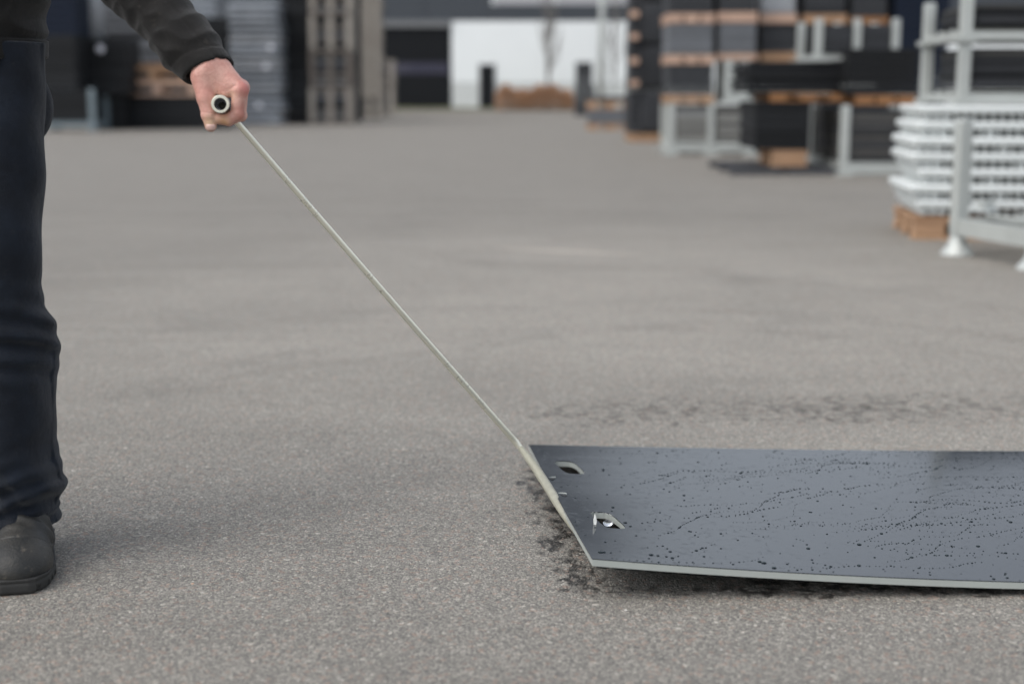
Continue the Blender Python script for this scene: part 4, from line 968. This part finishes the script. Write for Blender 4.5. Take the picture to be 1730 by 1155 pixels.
# hair
def hair_sdf(X, Y, Z):
    d = ell(X, Y, Z, (PX, PY + .028, 1.715), (0.084, 0.102, 0.114)); d = d + 0.002 * np.sin(X * 300 + 3 * np.sin(Z * 60)) * np.sin(Y * 220)
    cutp = np.maximum(-(Y - (PY - .055) - (1.79 - Z) * 0.75), -(Z - 1.63 + (Y - PY) * 0.3)); return np.maximum(d, cutp)
P_, Q_ = surf(hair_sdf, (PX - .1, PY - .12, 1.58), (PX + .1, PY + .16, 1.85), 0.005); person_part('hair', P_, Q_, M_hair)
# sleeve + jacket
def wrinkle(X, Y, Z, p, q, amp, seed, fr_=1.0):
    d = (Vector(q) - Vector(p)); L = d.length; d = d / L; t = (X - p[0]) * d.x + (Y - p[1]) * d.y + (Z - p[2]) * d.z
    s = Vector((d.z, 0, -d.x)).normalized(); o = (X - p[0]) * s.x + (Z - p[2]) * s.z
    w = np.sin(t * 62 * fr_ + o * 55 + 1.6 * np.sin(o * 38 + seed) + seed) + 0.6 * np.sin(t * 118 * fr_ - o * 45 + 1.3 * np.sin(t * 30 + seed) + 2 * seed)
    m = 0.5 + 0.5 * np.sin(t * 17 * fr_ + 2.3 * seed + o * 12); return -amp * (1 - np.abs(w) * 0.75) * (0.35 + 0.65 * m)
cd = (elbow - cuff).normalized(); seam_n = Vector((0.49, 0.05, 0.87)); cuff_n = (cd * 0.88 + Vector((0.47, 0, 0.88)) * 0.35).normalized()
def jacket_sdf(X, Y, Z):
    a = [cuff, cuff.lerp(elbow, 0.35) , elbow, elbow2, shoulder]
    sl_ = chain(X, Y, Z, a, [0.0425, 0.0475, 0.0530, 0.0570, 0.066], 0.02)
    t = (X - cuff.x) * cuff_n.x + (Y - cuff.y) * cuff_n.y + (Z - cuff.z) * cuff_n.z
    sl_ = sl_ + wrinkle(X, Y, Z, cuff, elbow, 0.0085, 0.9) * np.clip((t - 0.012) / 0.05, 0.15, 1)
    sl_ = sl_ - 0.0010 * (t < 0.026) * (t > -0.05) + 0.0012 * np.exp(-((t - 0.027) / 0.0022) ** 2)
    inner = cap(X, Y, Z, cuff - cd * 0.08, cuff + cd * 0.02, 0.0385, 0.0385); inner = np.maximum(inner, ((X - cuff.x) * cuff_n.x + (Y - cuff.y) * cuff_n.y + (Z - cuff.z) * cuff_n.z) - 0.017)
    sl_ = np.maximum(sl_, -t); sl_ = np.maximum(sl_, -inner)
    # long seam on the upper side
    so = (X - cuff.x) * cd.z - (Z - cuff.z) * cd.x; sl_ = sl_ + 0.0013 * np.exp(-((so - 0.026) / 0.0018) ** 2) * (Y < 2.6)
    b_ = smin(ell(X, Y, Z, (PX, PY + .03, 1.22), (0.205, 0.145, 0.34)), cap(X, Y, Z, (PX, PY + .03, 0.80), (PX, PY + .03, 1.1), 0.176, 0.180, (1, 0.92, 1)), 0.06)
    b_ = smin(b_, cap(X, Y, Z, (PX - .17, PY + .05, 1.42), (PX + .17, PY + .05, 1.42), 0.07, 0.07), 0.06)
    b_ = smin(b_, cap(X, Y, Z, (PX, PY + .04, 1.46), (PX, PY + .035, 1.54), 0.075, 0.07), 0.03)
    b_ = b_ + wrinkle(X, Y, Z, (PX, PY, 0.9), (PX + .1, PY, 1.3), 0.006, 2.1, 0.6) - 0.003 * (Z < 0.94) + 0.002 * np.exp(-((Z - 0.942) / 0.003) ** 2)
    b_ = b_ + 0.0025 * np.exp(-((X - PX) / 0.003) ** 2) * (Y < PY)
    hem = 0.902 + 0.008 * np.sin(X * 14); b_ = np.maximum(b_, hem - Z); b_ = np.maximum(b_, Z - 1.535)
    b_ = np.maximum(b_, -np.maximum(cap(X, Y, Z, (PX, PY + .03, 0.7), (PX, PY + .03, 0.93), 0.160, 0.160, (1, 0.80, 1)), Z - 0.915))
    b_ = np.maximum(b_, -cap(X, Y, Z, (PX, PY + .04, 1.50), (PX, PY + .03, 1.7), 0.062, 0.064))
    r2 = chain(X, Y, Z, [(PX - .185, PY + .05, 1.42), (PX - .245, PY + .10, 1.13), (PX - .235, PY + .02, 0.90)], [0.066, 0.056, 0.046], 0.02)
    r2 = r2 + wrinkle(X, Y, Z, (PX - .2, PY, 0.9), (PX - .2, PY, 1.4), 0.005, 4.0); r2 = np.maximum(r2, 0.885 - Z)
    return smin(smin(b_, sl_, 0.02), r2, 0.02)
P_, Q_ = surf(jacket_sdf, (PX - .33, PY - .20, 0.86), (cuff.x + .07, PY + .25, 1.58), 0.0031); jk = person_part('jacket', P_, Q_, M_jacket)
# small trims: zip and a button at the cuff
tube('zip', [Vector((PX, PY - .128, z)) - Vector((PX, PY, 0)) + Vector((0, 0.02 * (z > 1.3) * (z - 1.3) / .2, 0)) for z in np.linspace(0.93, 1.45, 12)], [0.0035] * 12, M_stitch, jk, 6)
# trousers
def _sil():
    zs, xs = [], []
    for py, px in ((1010, 90), (888, 97), (878, 97), (868, 88), (848, 98), (822, 109), (795, 103), (750, 90), (690, 91), (600, 95), (560, 90), (545, 86), (520, 72), (480, 65), (400, 68), (300, 73), (225, 72), (170, 74), (100, 75), (60, 76)):
        y = 2.53
        for _ in range(4):
            q = unproj(px, py, Y=y); y = float(np.interp(q.z, [0, .12, .5, .9], [2.50, 2.525, 2.515, 2.565]))
        zs.append(q.z); xs.append(q.x)
    return np.array(zs), np.array(xs)
SIL = _sil()
def jeans_sdf(X, Y, Z):
    zk, re = SIL
    edge = np.interp(Z, zk, re).astype(np.float32); cxl = np.interp(Z, [0, .12, .5, .9], [-.893, -.90, -.905, -.905]); cyl = np.interp(Z, [0, .12, .5, .9], [2.50, 2.525, 2.515, 2.565])
    cxl = np.minimum(cxl, edge - 0.082) * 0.5 + (edge - 0.082) * 0.5; hw_ = edge - cxl; lat = np.interp(Z, [0, .12, .5, .8, .9], [0.105, 0.092, 0.092, 0.098, 0.074])
    a = np.arctan2(Y - cyl, X - cxl); k = np.sqrt(((X - cxl) / hw_) ** 2 + ((Y - cyl) / (lat)) ** 2)
    lw = (k - 1) * 0.080
    f1 = 0.0050 * np.exp(-((Z - 0.42) / .07) ** 2) * np.sin(Z * 150 + X * 60 + 2 * np.sin(a * 2)) + 0.0052 * np.exp(-((Z - 0.125) / .065) ** 2) * (np.sin(Z * 165 - X * 75 + 1.8 * np.sin(a * 1.7 + 1)) + 0.6 * np.sin(Z * 90 + X * 130 + a * 2))
    f2 = 0.004 * np.sin(a * 3 + Z * 9 + np.sin(Z * 14)) + 0.003 * np.sin(Z * 42 + a * 2.5)
    lw = lw + (f1 + f2) * (0.5 + 0.5 * (Y < cyl))
    lw = lw - 0.0025 * (Z < 0.097) + 0.0012 * np.exp(-((Z - 0.099) / .002) ** 2) + 0.0013 * np.exp(-((a + 1.75) / .03) ** 2)
    lw = np.maximum(lw, 0.074 - 0.10 * (Y - 2.44) * 0.5 + 0.003 * np.sin(X * 60) - Z)
    rl_ = chain(X, Y, Z, [(PX - .07, 2.60, 0.88), (PX - .13, 2.63, 0.50), (PX - .14, 2.70, 0.10)], [0.095, 0.082, 0.085], 0.03) + wrinkle(X, Y, Z, (PX - .1, 2.6, 0.1), (PX - .1, 2.6, 0.9), 0.006, 3.0)
    rl_ = np.maximum(rl_, 0.085 - Z)
    d = smin(np.maximum(lw, Z - 0.935), rl_, 0.03); hips = cap(X, Y, Z, (PX, PY + .045, 0.86), (PX, PY + .045, 0.97), 0.160, 0.160, (1, 0.72, 1))
    d = smin(d, np.maximum(hips, Z - 1.0), 0.03)
    d = smin(d, ell(X, Y, Z, (unproj(87, 195, Y=2.66).x - 0.068, 2.66, 0.822), (0.070, 0.062, 0.080)), 0.010)
    return d
P_, Q_ = surf(jeans_sdf, (PX - .26, 2.36, 0.05), (-.77, 2.82, 1.02), 0.0042); jn = person_part('jeans', P_, Q_, M_jeans)
# boots
def boot_sdf(cx, cy, yaw=0.0):
    cs_, sn = math.cos(yaw), math.sin(yaw)
    def loc(X, Y): x = (X - cx); y = (Y - cy); return x * cs_ + y * sn, -x * sn + y * cs_       # y = 0 at the toe, grows to the heel
    def wid(y): return np.interp(y, [-.01, 0.0, 0.03, 0.09, 0.16, 0.22, 0.29, 0.31], [0.0, 0.028, 0.047, 0.054, 0.046, 0.038, 0.036, 0.02]).astype(np.float32)
    def upper(X, Y, Z):
        x, y = loc(X, Y)
        d = sm([ell(x, y, Z, (0, 0.062, 0.034), (0.054, 0.062, 0.041)), ell(x, y, Z, (0, 0.13, 0.046), (0.051, 0.085, 0.052)), cap(x, y, Z, (0, 0.235, 0.05), (0, 0.225, 0.15), 0.042, 0.042, (0.95, 1.15, 1)), cap(x, y, Z, (0, 0.14, 0.06), (0, 0.20, 0.11), 0.042, 0.046)], 0.025)
        d = d + 0.0036 * np.exp(-((y - 0.052 - 12 * x * x - (Z - .05) * .3) / 0.0028) ** 2) - 0.0022 * (y < 0.051 + 12 * x * x + (Z - .05) * .3)
        d = d + 0.0032 * np.sin((y - .12) * 210 + 1.5 * np.sin(x * 60) + Z * 50) * np.exp(-((y - .135) / .03) ** 2) * (Z > .05)
        return np.maximum(d, 0.026 - Z)
    def sole(X, Y, Z):
        x, y = loc(X, Y); w = wid(y) + 0.006
        d = np.maximum(np.abs(x) - w, np.maximum(-y - 0.004, y - 0.306)); r = np.maximum(d, np.abs(Z - 0.0145) - 0.0135)
        tread = 0.004 * (np.sin(y * 260) > 0.2) * (Z < 0.011); gr = 0.0018 * np.exp(-((Z - 0.021) / .0018) ** 2)
        return np.maximum(d + tread + gr + 0.003 * np.clip((0.006 - Z) / .006, 0, 1), np.abs(Z - 0.0145) - 0.0135)
    return upper, sole
for (bx, by, yaw) in ((-0.850, 2.325, R(13)), (PX - .165, 2.47, 0.2)):
    up, so_ = boot_sdf(bx, by, yaw); hh_ = 0.0021 if bx > -.9 else 0.005
    P_, Q_ = surf(up, (bx - .20, by - .03, 0.0), (bx + .08, by + .33, 0.25), hh_); ub = person_part('boot', P_, Q_, M_boot)
    P_, Q_ = surf(so_, (bx - .20, by - .03, -0.006), (bx + .08, by + .33, 0.04), hh_); person_part('sole', P_, Q_, M_sole, ub)

# ------------------------------------------------------------------ loose grit on the asphalt
rg = np.random.default_rng(11); NG = 1700
gx = rg.uniform(-1.3, 1.6, NG); gy = 1.95 + 3.2 * rg.random(NG) ** 1.4; gs = rg.choice([0.0008, 0.0012, 0.0016, 0.0022, 0.003], NG, p=[.3, .34, .22, .11, .03])
oc = np.array([(1, 0, 0), (0, 1, 0), (-1, 0, 0), (0, -1, 0), (0, 0, .6), (0, 0, -.5)]); of = np.array([(0, 1, 4), (1, 2, 4), (2, 3, 4), (3, 0, 4), (1, 0, 5), (2, 1, 5), (3, 2, 5), (0, 3, 5)])
VV = (oc[None] * (1 + 0.5 * rg.normal(size=(NG, 6, 1))).clip(.5, 1.6)) * gs[:, None, None] + np.stack([gx, gy, gs * .3], 1)[:, None, :]
FF = of[None] + (np.arange(NG) * 6)[:, None, None]
_n = NT('pale_grit', 0.6); _v = _n.voro(90, out='Color'); _s = _n.t.nodes.new('ShaderNodeSeparateColor'); _n.t.links.new(_v, _s.inputs[0])
M_grit = _n.out(_n.ramp(_s.outputs[0], [(0.0, (0.22, 0.20, 0.19)), (0.5, (0.42, 0.40, 0.37)), (0.85, (0.62, 0.60, 0.56)), (1.0, (0.50, 0.30, 0.18))]))
o = link('grit', mesh_of('grit', VV.reshape(-1, 3), FF.reshape(-1, 3), M_grit)); tag(o, 'pale loose grit and stone flakes scattered on the asphalt', 'grit', kind='stuff')
